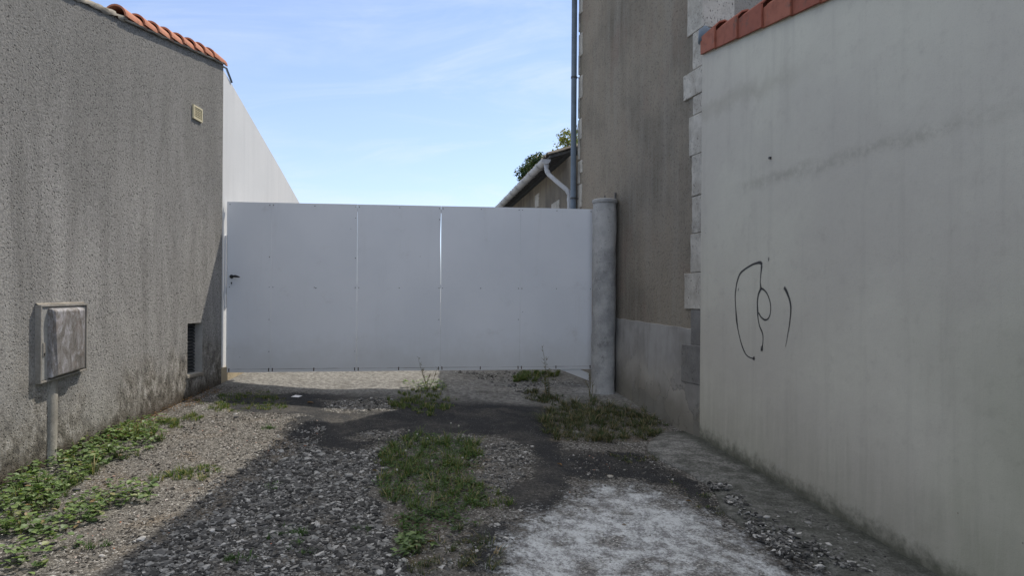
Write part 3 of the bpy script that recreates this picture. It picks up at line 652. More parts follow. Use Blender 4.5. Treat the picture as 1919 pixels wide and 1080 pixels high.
# ------------------------------------------------------------------ electricity box on the grey wall
bs0, bs1 = Ls(LP(66, 600)), Ls(LP(155, 600))
bz1 = (LP(72, 571).z+LP(152, 570).z)/2; bz0 = (LP(72, 716).z+LP(152, 698).z)/2
mbx = thing('meter_box', Lpt((bs0+bs1)/2, bz0), 'weathered grey utility meter box fixed on the roughcast wall', 'meter box')
tl = Vector((0, 0, 1))
def Bp(s, z, o): # slight tilt of the box as fixed
    s_ = bs0+(s-bs0); return Lpt(s_, z+.045*((s-bs0)/(bs1-bs0)-.5)*(1 if z < (bz0+bz1)/2 else .2), o)
D = .040; fw = .014
mb = MB()
def bbox(mb, s0, s1, z0, z1, o0_, o1_):
    P_ = [Bp(s0, z0, o0_), Bp(s1, z0, o0_), Bp(s1, z1, o0_), Bp(s0, z1, o0_), Bp(s0, z0, o1_), Bp(s1, z0, o1_), Bp(s1, z1, o1_), Bp(s0, z1, o1_)]
    mb.add(P_, [(0, 3, 2, 1), (4, 5, 6, 7), (0, 1, 5, 4), (1, 2, 6, 5), (2, 3, 7, 6), (3, 0, 4, 7)])
bbox(mb, bs0, bs1, bz0, bz0+fw, -.02, D); bbox(mb, bs0, bs1, bz1-fw, bz1, -.02, D)
bbox(mb, bs0, bs0+fw, bz0+fw, bz1-fw, -.02, D); bbox(mb, bs1-fw, bs1, bz0+fw, bz1-fw, -.02, D)
build('frame', mb, M['boxframe'], mbx, bevel=.003)
mb = MB(); bbox(mb, bs0+fw+.003, bs1-fw-.003, bz0+fw+.003, bz1-fw-.003, .0, D-.008)
dr = build('door', mb, M['reveal'], mbx, bevel=.002)
a0, a1, e0, e1 = bs0+.075, bs1-.072, bz0+.022, bz1-.024; mb = MB(); O1 = D+.034
def rr(o, ins): return [Bp(a0+ins*(2.6 if ins > .01 else 1), e0+ins*.6, o), Bp(a1-ins*.5, e0+ins*.6, o), Bp(a1-ins*.5, e1-ins, o), Bp(a0+ins, e1-ins, o)]
r0_, r1_, r2_ = rr(D-.0075, 0), rr(O1-.018, .004), rr(O1, .018)
mb.add(r0_+r1_+r2_, [(i, (i+1) % 4, (i+1) % 4+4, i+4) for i in range(4)]+[(i+4, (i+1) % 4+4, (i+1) % 4+8, i+8) for i in range(4)]+[(8, 9, 10, 11)])
build('raised_panel', mb, M['boxdoor'], dr, bevel=.007)
mb = MB(); zc = (bz0+bz1)/2-.03; bbox(mb, bs0+.030, bs0+.052, zc-.045, zc+.03, D-.0082, D-.004); lt = build('latch', mb, M['boxframe'], dr)
mb = MB(); bbox(mb, bs0+.036, bs0+.047, zc-.04, zc-.022, D-.0041, D-.0025); build('keyhole', mb, M['dark'], lt)
# conduit chase filled with mortar
cs0, cs1 = Ls(LP(88, 760)), Ls(LP(105, 760)); mb = MB(); N_ = 14
ring = []
for i in range(N_+1):
    f = i/N_; z = bz0+.012-(bz0-gz(*Lpt(cs0, 0)[:2])+.05)*f; s_a = cs0+.01*math.sin(f*3)-.0*f; s_b = cs1+.012*math.sin(f*2.2+1)
    ring.append([Lpt(s_a, z, -.01), Lpt(s_a+.004, z, .008), Lpt((s_a+s_b)/2, z, .014+.003*math.sin(f*9)), Lpt(s_b-.004, z, .010), Lpt(s_b, z, -.01)])
mb.add([v for r_ in ring for v in r_], [(i*5+j, i*5+j+1, (i+1)*5+j+1, (i+1)*5+j) for i in range(N_) for j in range(4)])
build('cable_duct', mb, M['duct'], mbx, smooth=True)
mb = MB(); vs = []
for i in range(26):
    s_ = bs0+(bs1-bs0)*i/25
    for o_, dz in ((0, 0), (.022, .0), (.012, .008), (0, .012)): vs.append(Bp(s_, bz1+dz+.006*mnoise.noise(Vector((s_*40, dz*9, 1)))*(dz > 0), o_))
mb.add(vs, [(i*4+j, i*4+j+1, (i+1)*4+j+1, (i+1)*4+j) for i in range(25) for j in range(3)]); build('mortar_lip', mb, M['mortar'], mbx, smooth=True)

# ------------------------------------------------------------------ gate
GL = at(425, 378, 7.56); GR = at(1112, 392, 8.10)
gd = Vector((GR.x-GL.x, GR.y-GL.y, 0)).normalized(); gn = Vector((gd.y, -gd.x, 0))   # towards camera
def GP(px, py): return on_plane(px, py, GL, gd)
def Gs(p): return (p-GL).dot(gd)
def Gpt(s, z, out=0): p = GL+gd*s+gn*out; return Vector((p.x, p.y, z))
def gtop(s): return GL.z+(GP(1112, 392).z-GL.z)*s/Gs(GP(1112, 392))
_bl, _br = GP(424, 698), GP(1105, 691.5)
def gbot(s): return _bl.z+(_br.z-_bl.z)*(s-Gs(_bl))/(Gs(_br)-Gs(_bl))
gate = thing('gate', Gpt(0, gbot(0)-.2), 'tall white panelled gate closing the lane between left wall and concrete post', 'gate')
seams = [Gs(GP(x, 540)) for x in (425, 508.5, 669.5, 826.5, 975.5, 1110)]
TH = .009
for i in range(5):
    gl_ = .0009 if i else 0; gr_ = .0009 if i < 4 else 0
    if i == 3: gl_ = .001
    if i == 3: gr_ = .0015
    if i == 4: gl_ = .0005
    s0, s1 = seams[i]+gl_, seams[i+1]-gr_
    nc, nr = 8, 24; vs = []
    for side in (0, 1):
        for r_ in range(nr+1):
            for c in range(nc+1):
                s_ = s0+(s1-s0)*c/nc; zz0 = gbot(s_)+(gtop(s_)-gbot(s_))*r_/nr
                o_ = .004*math.sin(s_*5+i)*math.sin(zz0*4+i*2)
                if i == 2:      # right edge of this board bows forward near the top
                    b_ = math.exp(-((r_/nr-.80)/.13)**2)*max(0, (c/nc-.4)/.6)**2
                    o_ += -.012*b_; s_ -= .009*b_
                vs.append(Gpt(s_, zz0, o_-side*TH))
    st_ = (nc+1)*(nr+1); fs = []
    for r_ in range(nr):
        for c in range(nc):
            q = r_*(nc+1)+c; fs.append((q, q+1, q+nc+2, q+nc+1)); q += st_; fs.append((q, q+nc+1, q+nc+2, q+1))
    for r_ in range(nr):
        for c in (0, nc):
            q = r_*(nc+1)+c; fs.append((q, q+nc+1, q+nc+1+st_, q+st_))
    for c in range(nc):
        for r_ in (0, nr):
            q = r_*(nc+1)+c; fs.append((q, q+1, q+1+st_, q+st_))
    mb = MB(); mb.add(vs, fs); pnl = build('panel', mb, M['gate'], gate, angle=40)
    # screws
    scr = []
    W_ = s1-s0
    cols = [.018, W_/2, W_-.018] if i else [.03, W_-.018]
    for cx in cols:
        for r_ in (.018, .5, .985):
            scr.append((s0+cx, gbot(s0+cx)+(gtop(s0+cx)-gbot(s0+cx))*r_, r_))
    for cx, r_ in ((W_-.018, .12), (W_-.018, .31), (W_-.018, .68), (W_-.018, .92)):
        if random.random() < .5: scr.append((s0+cx, gbot(s0)+(gtop(s0)-gbot(s0))*r_, r_))
    for (s_, z, r_) in scr:
        mb = MB(); big = r_ < .1; R0 = .0075 if big else .0055
        mb.tube([Gpt(s_, z, -.002), Gpt(s_, z, .005)], [R0, R0*.7], 8)
        if big: mb.box(Gpt(s_-.005, z-.030, .001), gd*.010, gn*.003, Vector((0, 0, .024)))
        build('screw', mb, M['rust'] if (big or random.random() < .5) else M['steel'], pnl)
# frame behind (horizontal rails only at seams), bottom angle trim
mb = MB()
for fz in (.03, .5, .96):
    mb.prism([Gpt(.02, gbot(0)+(gtop(0)-gbot(0))*fz, -.05), Gpt(seams[-1], gbot(seams[-1])+(gtop(seams[-1])-gbot(seams[-1]))*fz, -.05), Gpt(seams[-1], gbot(seams[-1])+(gtop(seams[-1])-gbot(seams[-1]))*fz+.04, -.05), Gpt(.02, gbot(0)+(gtop(0)-gbot(0))*fz+.04, -.05)], gn*.036)
for s_ in (.10, seams[-1]-.05):
    mb.prism([Gpt(s_, gbot(s_), -.092), Gpt(s_+.04, gbot(s_), -.092), Gpt(s_+.04, gtop(s_), -.092), Gpt(s_, gtop(s_), -.092)], gn*.04)
build('frame', mb, M['pvc'], gate)
mb = MB(); k_ = 60; vs = []
for i in range(k_+1):
    sa = seams[-1]*i/k_; z = gbot(sa)+.0275+.0015*mnoise.noise(Vector((sa*3, 0, 0))); w_ = random.uniform(.0012, .0040)
    vs += [Gpt(sa, z, .0030), Gpt(sa, z+w_, .0042)]
mb.add(vs, [(2*i, 2*i+2, 2*i+3, 2*i+1) for i in range(k_)])
build('rust_line', mb, M['rust'], gate)
mb = MB(); sa = 0; mb.prism([Gpt(0, gbot(0)-.004, .0005), Gpt(seams[-1], gbot(seams[-1])-.004, .0005), Gpt(seams[-1], gbot(seams[-1])+.026, .0005), Gpt(0, gbot(0)+.026, .0005)], gn*.0028)
build('bottom_rail', mb, M['gate'], gate)
# lock case filling the gap to the wall
z0, z1 = GP(423, 578).z, GP(423, 441).z; sx0 = Gs(GP(418.5, 500))
mb = MB(); mb.box(Gpt(sx0, z0, -.05), gd*(-sx0-.002), gn*.045, Vector((0, 0, z1-z0))); lk = build('lock_case', mb, M['gate'], gate, bevel=.003)
mb = MB(); mb.box(Gpt(.004, z0+.002, .004), gd*.004, gn*.001, Vector((0, 0, z1-z0))); build('edge_strip', mb, M['steel'], lk)
z0, z1 = GP(434, 534).z, GP(434, 508).z; s0, s1 = Gs(GP(430, 520)), Gs(GP(439, 520))
mb = MB(); mb.box(Gpt(s0, z0, .004), gd*(s1-s0), gn*.003, Vector((0, 0, z1-z0))); pl_ = build('lock_plate', mb, M['gate'], gate, bevel=.001)
hz_ = GP(435, 518.5).z; hs = Gs(GP(435, 518.5))
mb = MB(); mb.tube([Gpt(hs, hz_, .006), Gpt(hs, hz_, .018), Gpt(hs, hz_, .024)], [.021, .020, .012], 18); hd = build('handle', mb, M['black'], gate, smooth=True, angle=40)
mb = MB(); L_ = Gs(GP(452, 519))-hs
mb.tube([Gpt(hs, hz_, .015), Gpt(hs, hz_, .045), Gpt(hs+.02, hz_+.002, .055), Gpt(hs+.045, hz_+.003, .056), Gpt(hs+.07, hz_-.001, .056), Gpt(hs+L_, hz_-.006, .052)], [.009, .009, .008, .013, .010, .004], 10)
build('lever', mb, M['black'], hd, smooth=True)
mb = MB(); kz = GP(434, 531).z; mb.tube([Gpt(hs-.002, kz+.004, .0068), Gpt(hs-.002, kz+.004, .0085)], .008, 10); mb.box(Gpt(hs-.005, kz-.014, .0068), gd*.007, gn*.0015, Vector((0, 0, .014))); build('keyhole', mb, M['dark'], pl_)
# lower corner brace at the post
pp = [GP(*q) for q in ((1050, 693), (1104, 714), (1104, 700), (1088, 693))]
mb = MB(); mb.prism([p-gn*.004 for p in pp], -gn*.02); build('corner_brace', mb, M['gate'], gate)
for px, py in ((592.5, 540), (658, 429), (788, 481), (450, 670), (980, 585)):
    p = GP(px, py); s_ = Gs(p); mb = MB(); mb.tube([Gpt(s_, p.z, -.001), Gpt(s_, p.z, .0046)], .006 if px == 592.5 else .003, 8); build('plug', mb, M['black'], gate)

# ------------------------------------------------------------------ concrete gate post
pc_t, pc_b = at(1134, 376, 7.98), at(1130, 737, 7.98)
post = thing('concrete_post', Vector((pc_b.x, pc_b.y, gz(pc_b.x, pc_b.y))), 'round mottled concrete gate post at the right end of the gate', 'post')
Rp = .132; mb = MB(); ax = pc_t-pc_b; pts = []; seg = 40; n_ = 60; vs = []
for i in range(n_+1):
    f = -.06+1.06*i/n_; c_ = pc_b+ax*f
    for k in range(seg):
        t_ = 2*math.pi*k/seg; d_ = Vector((math.cos(t_), math.sin(t_), 0)); p = c_+d_*Rp
        w_ = mnoise.noise(p*4)*.009+mnoise.noise(p*14)*.005+mnoise.noise(p*40)*.0015
        if f < .02: w_ += .012*(1-f/.02)*.4
        vs.append(p+d_*w_)
fs = [(i*seg+k, i*seg+(k+1) % seg, (i+1)*seg+(k+1) % seg, (i+1)*seg+k) for i in range(n_) for k in range(seg)]
fs.append(tuple(n_*seg+k for k in range(seg))); mb.add(vs, fs)
build('shaft', mb, M['post'], post, smooth=True, angle=50)
mb = MB(); mb.tube([pc_t-Vector((0, 0, .035)), pc_t-Vector((0, 0, .022)), pc_t+Vector((0, 0, .004)), pc_t+Vector((0, 0, .012))], [Rp+.002, Rp+.010, Rp+.009, Rp-.006], 40)
build('cap', mb, M['post'], post, smooth=True, angle=35)
mb = MB(); mb.tube([pc_t+Vector((0, 0, .01)), pc_t+Vector((0, 0, .06))], .006, 8); mb.box(pc_t+Vector((-.035, -.02, .0125)), Vector((.07, 0, 0)), Vector((0, .04, 0)), Vector((0, 0, .006))); mb.tube([pc_t+Vector((0, 0, .02)), pc_t+Vector((0, 0, .03))], .013, 6)
build('anchor_bolt', mb, M['steel'], post)
r1_, r2_ = at(1154.5, 361, 7.98), at(1151.5, 733, 7.98)
mb = MB(); mb.tube([r2_+Vector((.006, .03, -.03)), r1_+Vector((.0, .03, 0))], .011, 10); build('hinge_rod', mb, M['steel'], post, smooth=True)

# ------------------------------------------------------------------ brown rendered house
def Hp(s, z, out=0.0): p = P1+dR*s+nR*out; return Vector((p.x, p.y, z))
def HP(px, py, out=0): return on_plane(px, py, P1+nR*out, dR)
def Hs(p): return (p-P1).dot(dR)
hN, hF = Hs(HP(1319, 60)), Hs(HP(1086, 200))
house = thing('rendered_house', Hp((hN+hF)/2, P1.z-.2, -.5), 'tall brown rendered house with pale stone corner blocks behind the concrete post', 'house')
eF = EYE+4.90; slope = .70
def eav(s): return eF+slope*(hF-s)
wd = 6.0; zb2 = P1.z-1.2
mb = MB()
mb.add([Hp(hN, zb2), Hp(hF, zb2), Hp(hF, eav(hF)), Hp(hN, eav(hN))], [(0, 1, 2, 3)])
mb.add([Hp(hF, zb2), Hp(hF, zb2, -wd), Hp(hF, eav(hF), -wd), Hp(hF, eav(hF))], [(0, 1, 2, 3)])
mb.add([Hp(hN, zb2, -wd), Hp(hF, zb2, -wd), Hp(hF, eav(hF), -wd), Hp(hN, eav(hN), -wd)], [(3, 2, 1, 0)])
build('wall', mb, M['brown'], house)
mb = MB(); mb.add([Hp(hN, zb2), Hp(hN, zb2, -wd), Hp(hN, eav(hN), -wd), Hp(hN, eav(hN))], [(3, 2, 1, 0)]); build('front_wall', mb, M['grey_render'], house)
ov = .12
mb = MB(); mb.prism([Hp(hN-.2, eav(hN-.2), ov), Hp(hF+.22, eav(hF+.22), ov), Hp(hF+.22, eav(hF+.22)+.09, ov), Hp(hN-.2, eav(hN-.2)+.09, ov)], -nR*(wd+.2)); build('roof', mb, M['rooft'], house)
# lower cement render, thin coat with uneven upper edge
mb = MB(); k_ = 40; vs = []
sq = Hs(HP(1297, 600)); zr0, zr1 = HP(1157, 597).z, HP(1295, 617).z; s_r0, s_r1 = Hs(HP(1157, 597)), Hs(HP(1295, 617))
for i in range(k_+1):
    s_ = hN+.001+(hF-.002-hN)*i/k_; z = zr0+(zr1-zr0)*(s_-s_r0)/(s_r1-s_r0)+.010*mnoise.noise(Vector((s_*6, 0, 0)))+.004*mnoise.noise(Vector((s_*25, 0, 0)))
    vs += [Hp(s_, zb2, .009), Hp(s_, z, .009), Hp(s_, z+.003, -.002)]
mb.add(vs, [(i*3+j, (i+1)*3+j, (i+1)*3+j+1, i*3+j+1) for i in range(k_) for j in range(2)])
build('lower_render', mb, M['cement'], house)
# near corner blocks: (left edge px, top y, bottom y, dark)
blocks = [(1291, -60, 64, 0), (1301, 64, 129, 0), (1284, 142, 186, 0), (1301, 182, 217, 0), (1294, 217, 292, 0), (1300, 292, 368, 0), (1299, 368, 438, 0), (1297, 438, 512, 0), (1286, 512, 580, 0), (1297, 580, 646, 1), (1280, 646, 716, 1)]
prev = None
zs = []
for (x, y0, y1, dk) in blocks:
    zs.append([HP(x+4, y0+0).z, HP(x+4, y1).z])
for i in range(len(zs)-1):
    m_ = (zs[i][1]+zs[i+1][0])/2; zs[i][1] = m_+.002; zs[i+1][0] = m_-.002
zs[0][0] = eav(hN)-.5
def block(s0, s1, z0, z1, o0_, o1_, i, mat, jag=.006, bvl=.007):
    """corner block with a slightly chipped inner edge: s0 outer corner, s1 inner edge"""
    random.seed(i*13+5); q = MB(); n_ = max(3, int((z1-z0)/.06)); ed = []
    for k in range(n_+1):
        z = z0+(z1-z0)*k/n_; ed.append((s1+random.uniform(-jag, jag), z))
    P_ = [Hp(s0, z0, o1_)]+[Hp(s, z, o1_) for s, z in ed]+[Hp(s0, z1, o1_)]
    q.prism(P_, -nR*(o1_-o0_)); return build('corner_block', q, mat, house, bevel=bvl)
for i, ((x, y0, y1, dk), (za, zb_)) in enumerate(zip(blocks, zs)):
    s1 = Hs(HP(x, (y0+y1)/2 if i else 30))
    hh_ = za-zb_
    if i == 0:       # the tall run above the frame is split into courses
        z = zb_; k = 0
        while z < za-.05:
            z2 = min(z+(.40 if k % 2 == 0 else .34), za); block(hN-.014, s1 if k % 2 == 0 else s1-.12, z+.002, z2-.002, -.30-(k % 2)*.12, .014+.001*(k % 2), 40+k, M['stone']); z = z2; k += 1
    else:
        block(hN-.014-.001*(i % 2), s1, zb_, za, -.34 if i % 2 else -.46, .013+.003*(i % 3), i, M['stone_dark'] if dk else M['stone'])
# far corner blocks
fb = [(1093, -40, 22), (1088, 22, 59), (1093, 59, 102), (1088, 102, 139), (1093, 139, 182), (1087.5, 182, 221), (1091, 221, 260), (1087.5, 260, 299), (1092, 299, 323), (1087.5, 323, 344), (1091.5, 344, 388), (1087.5, 388, 440), (1091, 440, 500), (1088, 500, 560)]
for i, (x, y0, y1) in enumerate(fb):
    s1 = Hs(HP(x, (y0+y1)/2)); za, zb_ = HP(x, y0).z-.002, HP(x, y1).z+.002
    block(hF+.012, s1, zb_, za, -.3, .012+.003*(i % 2), 70+i, M['stone'])
# zinc downpipe on the far corner
dpt, dpb = at(1078, -140, 9.16), at(1074.5, 420, 9.16)
base_ = Vector((dpb.x, dpb.y, gz(dpb.x, dpb.y)))
mb = MB(); mb.tube([base_, dpb, dpt], .036, 16); dpipe = build('downpipe', mb, M['zinc'], house, smooth=True, angle=50)
for y in (145, 372):
    p = at(1078-(y+140)*3.5/560, y, 9.16); mb = MB(); mb.tube([p-Vector((0, 0, .012)), p+Vector((0, 0, .012))], .041, 16); mb.tube([p, p-nR*.10+Vector((0, -.02, 0))], .006, 6); build('bracket', mb, M['steel'], dpipe)

# ------------------------------------------------------------------ cream garden wall with tile coping
gOut = .022
gN0 = hN+.012
def GWp(px, py): return on_plane(px, py, P1+nR*gOut, dR)
t0, t1 = GWp(1317, 100), GWp(1560, -5)
kg = (t1.z-t0.z)/(Hs(t1)-Hs(t0))
def gwtop(s): return t0.z+kg*(s-Hs(t0))
gw = thing('garden_wall', Hp(hN-3, P1.z-.5, -.1), 'high cream painted wall with red tile coping and a sprayed scribble, along the right side', 'wall')
gE = -9.5
mb = MB(); mb.prism([Hp(gN0, zb2, gOut), Hp(gE, zb2-.6, gOut), Hp(gE, gwtop(gE), gOut), Hp(gN0, gwtop(gN0), gOut)], -nR*.0)
mb = MB(); ext = -nR*(.34)
P_ = [Hp(hN-.018, zb2, gOut), Hp(gE, zb2-.6, gOut), Hp(gE, gwtop(gE), gOut), Hp(hN-.018, gwtop(hN-.018), gOut)]
mb.prism(P_, ext); build('wall', mb, M['paint'], gw)
cuts = [1317, 1347, 1389, 1436, 1490, 1545]; ss = []
for x in cuts:
    f = (x-1317)/(1560-1317); ss.append(Hs(GWp(x, 100-f*105)))
while ss[-1] > gE+.3: ss.append(ss[-1]-.325)
for i in range(len(ss)-1):
    sa, sb = ss[i], ss[i+1]; sa2 = sa+.03 if i else sa          # tucked under the neighbour farther away
    random.seed(i)
    lift_a, lift_b = -.014, .022                                    # nearer end rides over
    za, zb_ = gwtop(sa2), gwtop(sb); Hh = .150+random.uniform(-.004, .004); o_ = gOut+.030+random.uniform(-.002, .002)
    q = MB()
    A_ = [Hp(sa2, za-.012, o_-.010), Hp(sb, zb_-.012, o_+.010), Hp(sb, zb_+Hh+lift_b, o_+.012), Hp(sa2, za+Hh+lift_a, o_-.008)]
    q.prism(A_, -nR*.018)
    # top flap: shallow roll running along the wall, then falling away behind
    prof_ = [(0, 0), (-.02, .018), (-.05, .050), (-.10, .068), (-.15, .055), (-.24, .02), (-.30, .06), (-.36, .03), (-.40, .0)]
    fa = [Hp(sa2, za+Hh+lift_a-.004+h_, o_-.010+w_) for w_, h_ in prof_]; fb_ = [Hp(sb, zb_+Hh+lift_b-.004+h_, o_+.010+w_) for w_, h_ in prof_]
    lo = [v-Vector((0, 0, .016)) for v in fa]; lob = [v-Vector((0, 0, .016)) for v in fb_]
    n_ = len(prof_); q.add(fa+fb_+lo+lob, [(j, j+1, n_+j+1, n_+j) for j in range(n_-1)]+[(2*n_+j, 3*n_+j, 3*n_+j+1, 2*n_+j+1) for j in range(n_-1)]+[(n_+j, n_+j+1, 3*n_+j+1, 3*n_+j) for j in range(n_-1)]+[(j, 2*n_+j, 2*n_+j+1, j+1) for j in range(n_-1)])
    build('coping_tile', q, M['tile_red'], gw, bevel=.003)
# mortar / flashing lump where coping meets the house
lp = at(1333, 62, 6.1); mb = MB(); random.seed(3)
mb.tube([Hp(hN-.02, gwtop(hN)+.10, -.02), Hp(hN-.02, gwtop(hN)+.205, -.02), Hp(hN-.03, gwtop(hN)+.225, -.03)], [.075, .07, .04], 14); build('flashing', mb, M['zinc'], gw, smooth=True)
# bolt and plug
p = GWp(1445, 296); mb = MB(); n3 = nR
mb.tube([p-n3*.01, p+n3*.016], [.010, .0095], 12); build('anchor_stud', mb, M['steel'], gw)
# sprayed scribble
def Z8(pts): return [(x/2.455+1100, y/2.455+460) for x, y in pts]
strokes = [(Z8([(808, 90), (800, 80), (785, 81), (760, 90), (725, 112), (705, 133), (692, 170), (685, 215), (684, 255), (687, 300), (690, 340), (696, 385), (706, 430), (717, 468), (732, 500), (750, 516), (770, 522)]), [7, 7.5, 5.5, 4.5, 4.5, 5, 4.5, 4, 3.5, 4, 6, 3.5, 3, 4, 3, 2.5, 4]),
           (Z8([(806, 88), (802, 130), (799, 170), (801, 198), (791, 225), (786, 260), (787, 300), (789, 335), (796, 372), (808, 400), (812, 425), (810, 455), (805, 484)]), [7, 3.5, 3, 6, 5, 4.5, 5.5, 3.5, 3.5, 4, 3, 3, 6]),
           (Z8([(801, 198), (815, 204), (830, 222), (841, 248), (847, 280), (845, 315), (835, 338), (820, 343), (803, 330), (790, 308)]), [6, 4.5, 3.5, 3, 3, 3, 3.5, 4, 3.5, 4]),
           (Z8([(908, 192), (918, 208), (928, 232), (936, 258), (940, 290), (937, 335), (932, 375), (926, 410), (919, 450), (914, 470)]), [7, 7, 6, 5, 4.5, 3.5, 3, 2.5, 1.8, 1]),
           (Z8([(838, 52), (838, 75)]), [7, 5]), (Z8([(700, 195), (698, 212)]), [5, 5]), (Z8([(808, 460), (806, 490)]), [5, 9]), (Z8([(770, 510), (771, 530)]), [5, 8])]
gv, gf, ga = [], [], []
def catmull(P_, n_=7):
    out = []
    for i in range(len(P_)-1):
        p0, p1, p2, p3 = P_[max(i-1, 0)], P_[i], P_[i+1], P_[min(i+2, len(P_)-1)]
        for k in range(n_):
            t = k/n_; out.append(tuple(.5*((2*b)+(-a+c)*t+(2*a-5*b+4*c-d)*t*t+(-a+3*b-3*c+d)*t**3) for a, b, c, d in zip(p0, p1, p2, p3)))
    out.append(P_[-1]); return out
for si, (pts, ws) in enumerate(strokes):
    pw = catmull([(*p, w_) for p, w_ in zip(pts, ws)]); n0 = len(gv); n_ = len(pw)
    P3 = [GWp(x, y) for x, y, _ in pw]
    for i, (p, (_, _, w_)) in enumerate(zip(P3, pw)):
        d_ = (P3[min(i+1, n_-1)]-P3[max(i-1, 0)]).normalized(); sd = d_.cross(nR).normalized(); wd_ = w_*.5/2.455*5.6/F*3.3
        faint = .55 if si in (4, 5) else 1.0
        tip = min(1, min(i, n_-1-i)/2+.1)
        for k, a_ in ((-1, 0), (0, 1), (1, 0)): gv.append(p+nR*(.0015+.0002*si)+sd*wd_*k); ga.append(a_*faint*tip)
    for i in range(n_-1):
        for k in (0, 1): gf.append((n0+i*3+k, n0+i*3+k+1, n0+(i+1)*3+k+1, n0+(i+1)*3+k))
go = mesh_obj('graffiti', gv, gf, M['graffiti'], gw)
aa = go.data.attributes.new('soft', 'FLOAT', 'POINT'); aa.data.foreach_set('value', np.array(ga, np.float32))

# ------------------------------------------------------------------ outbuilding behind the house
dO = Vector((-0.151, 1, 0)).normalized(); nO = Vector((-dO.y, dO.x, 0))
E0 = at(1030, 300, 9.5); wallO = at(1071, 293, 9.3)
def Op(s, z, out=0): p = wallO+dO*s+nO*out; return Vector((p.x, p.y, z))
oh = (E0-wallO).dot(nO); zE = E0.z; Lb = 6.3
ob = thing('outbuilding', Op(2, gz(.6, 10)), 'old low outbuilding with stained render and white plastic gutter beyond the gate', 'outbuilding')
sOb = .02
mb = MB(); mb.prism([Op(sOb, Lc.z-.8), Op(Lb, Lc.z-.8), Op(Lb, zE+.03), Op(sOb, zE+.03)], -nO*4.0); build('wall', mb, M['old_render'], ob)
s_n = (E0-wallO).dot(dO)-.05
mb = MB(); rs = .30
def Rf(s, o, dz=0): return Op(s, zE+.05+(oh-o)*rs+dz, o)
mb.prism([Rf(s_n, oh, -.02), Rf(Lb+.2, oh, -.02), Rf(Lb+.2, -2.2, -.02), Rf(s_n, -2.2, -.02)], Vector((0, 0, .03)))
for i in range(int((Lb+.2-s_n)/.13)):
    mb.prism([Rf(s_n+i*.13, oh-.002, -.028), Rf(s_n+i*.13+.012, oh-.002, -.028), Rf(s_n+i*.13+.012, .0, -.028), Rf(s_n+i*.13, .0, -.028)], Vector((0, 0, .0075)))
build('eave_boards', mb, M['slate'], ob)
mb = MB()
for i in range(int((Lb+.3-s_n)/.21)):
    for j in range(7):
        o_a = oh+.03-j*.34; s_ = s_n-.03+i*.21
        mb.prism([Rf(s_, o_a, .012), Rf(s_+.10, o_a, .05+random.uniform(0, .008)), Rf(s_+.20, o_a, .012), Rf(s_+.20, o_a-.36, .018), Rf(s_+.10, o_a-.36, .058), Rf(s_, o_a-.36, .018)], Vector((0, 0, .014)))
build('roof', mb, M['rooft'], ob)
mb = MB(); gr_ = .062; seg = 10; gc = oh+.055
ring = []
for s_ in np.linspace(s_n, Lb+.2, 30):
    for r_ in (gr_, gr_-.004):
        ring.append([Op(s_, zE-.0-math.sin(math.pi*k/seg)*r_, gc+math.cos(math.pi*k/seg)*r_) for k in range(seg+1)])
n_ = seg+1; fs = []
for i in range(29):
    for k in range(seg): q = 2*i*n_; fs.append((q+k, q+k+1, q+2*n_+k+1, q+2*n_+k)); q += n_; fs.append((q+k, q+2*n_+k, q+2*n_+k+1, q+k+1))
mb.add([v for r_ in ring for v in r_], fs); mb.prism([Op(s_n, zE-math.sin(math.pi*k/seg)*gr_*1.02, gc+math.cos(math.pi*k/seg)*gr_*1.02) for k in range(seg+1)], -dO*.006)
gut = build('gutter', mb, M['pvc'], ob, smooth=True, angle=40)
for s_ in np.arange(s_n+.35, Lb, .62):
    mb = MB(); mb.add([Op(s_+e, zE-math.sin(math.pi*k/seg)*(gr_+.012), gc+math.cos(math.pi*k/seg)*(gr_+.012)) for e in (0, .08) for k in range(n_)], [(k, k+1, n_+k+1, n_+k) for k in range(seg)]); mb.box(Op(s_, zE-.01, gc-gr_-.012), dO*.03, nO*.01, Vector((0, 0, .05))); build('bracket', mb, M['pvc'], gut)
dpx = [at(x, y, Y_) for x, y, Y_ in ((1025, 305, 9.5), (1024.5, 318, 9.5), (1029, 327, 9.47), (1046, 342, 9.40), (1063, 356, 9.33), (1067.5, 363, 9.32), (1068, 385, 9.32))]
dpx.append(Vector((dpx[-1].x, dpx[-1].y, gz(dpx[-1].x, dpx[-1].y))))
mb = MB(); mb.tube(dpx, .030, 14); pd = build('downpipe', mb, M['pvc'], ob, smooth=True, angle=60)
for a_, b_ in ((0, 1), (1, 2), (4, 5), (5, 6)):
    m_ = dpx[a_].lerp(dpx[b_], .5); d_ = (dpx[b_]-dpx[a_]).normalized(); mb = MB(); mb.tube([m_-d_*.018, m_+d_*.018], .034, 14); build('collar', mb, M['pvc'], pd)
for (x0, y0, x1, y1) in ((1004, 367, 1011, 386), (1035, 383, 1049, 420)):
    a_, b_ = on_plane(x0, y0, wallO, dO), on_plane(x1, y1, wallO, dO); sa, sb = (a_-wallO).dot(dO), (b_-wallO).dot(dO)
    mb = MB(); mb.box(Op(min(sa, sb), min(a_.z, b_.z), -.01), dO*abs(sb-sa), nO*.022, Vector((0, 0, abs(b_.z-a_.z)))); build('stone_block', mb, M['stone'], ob, bevel=.008)

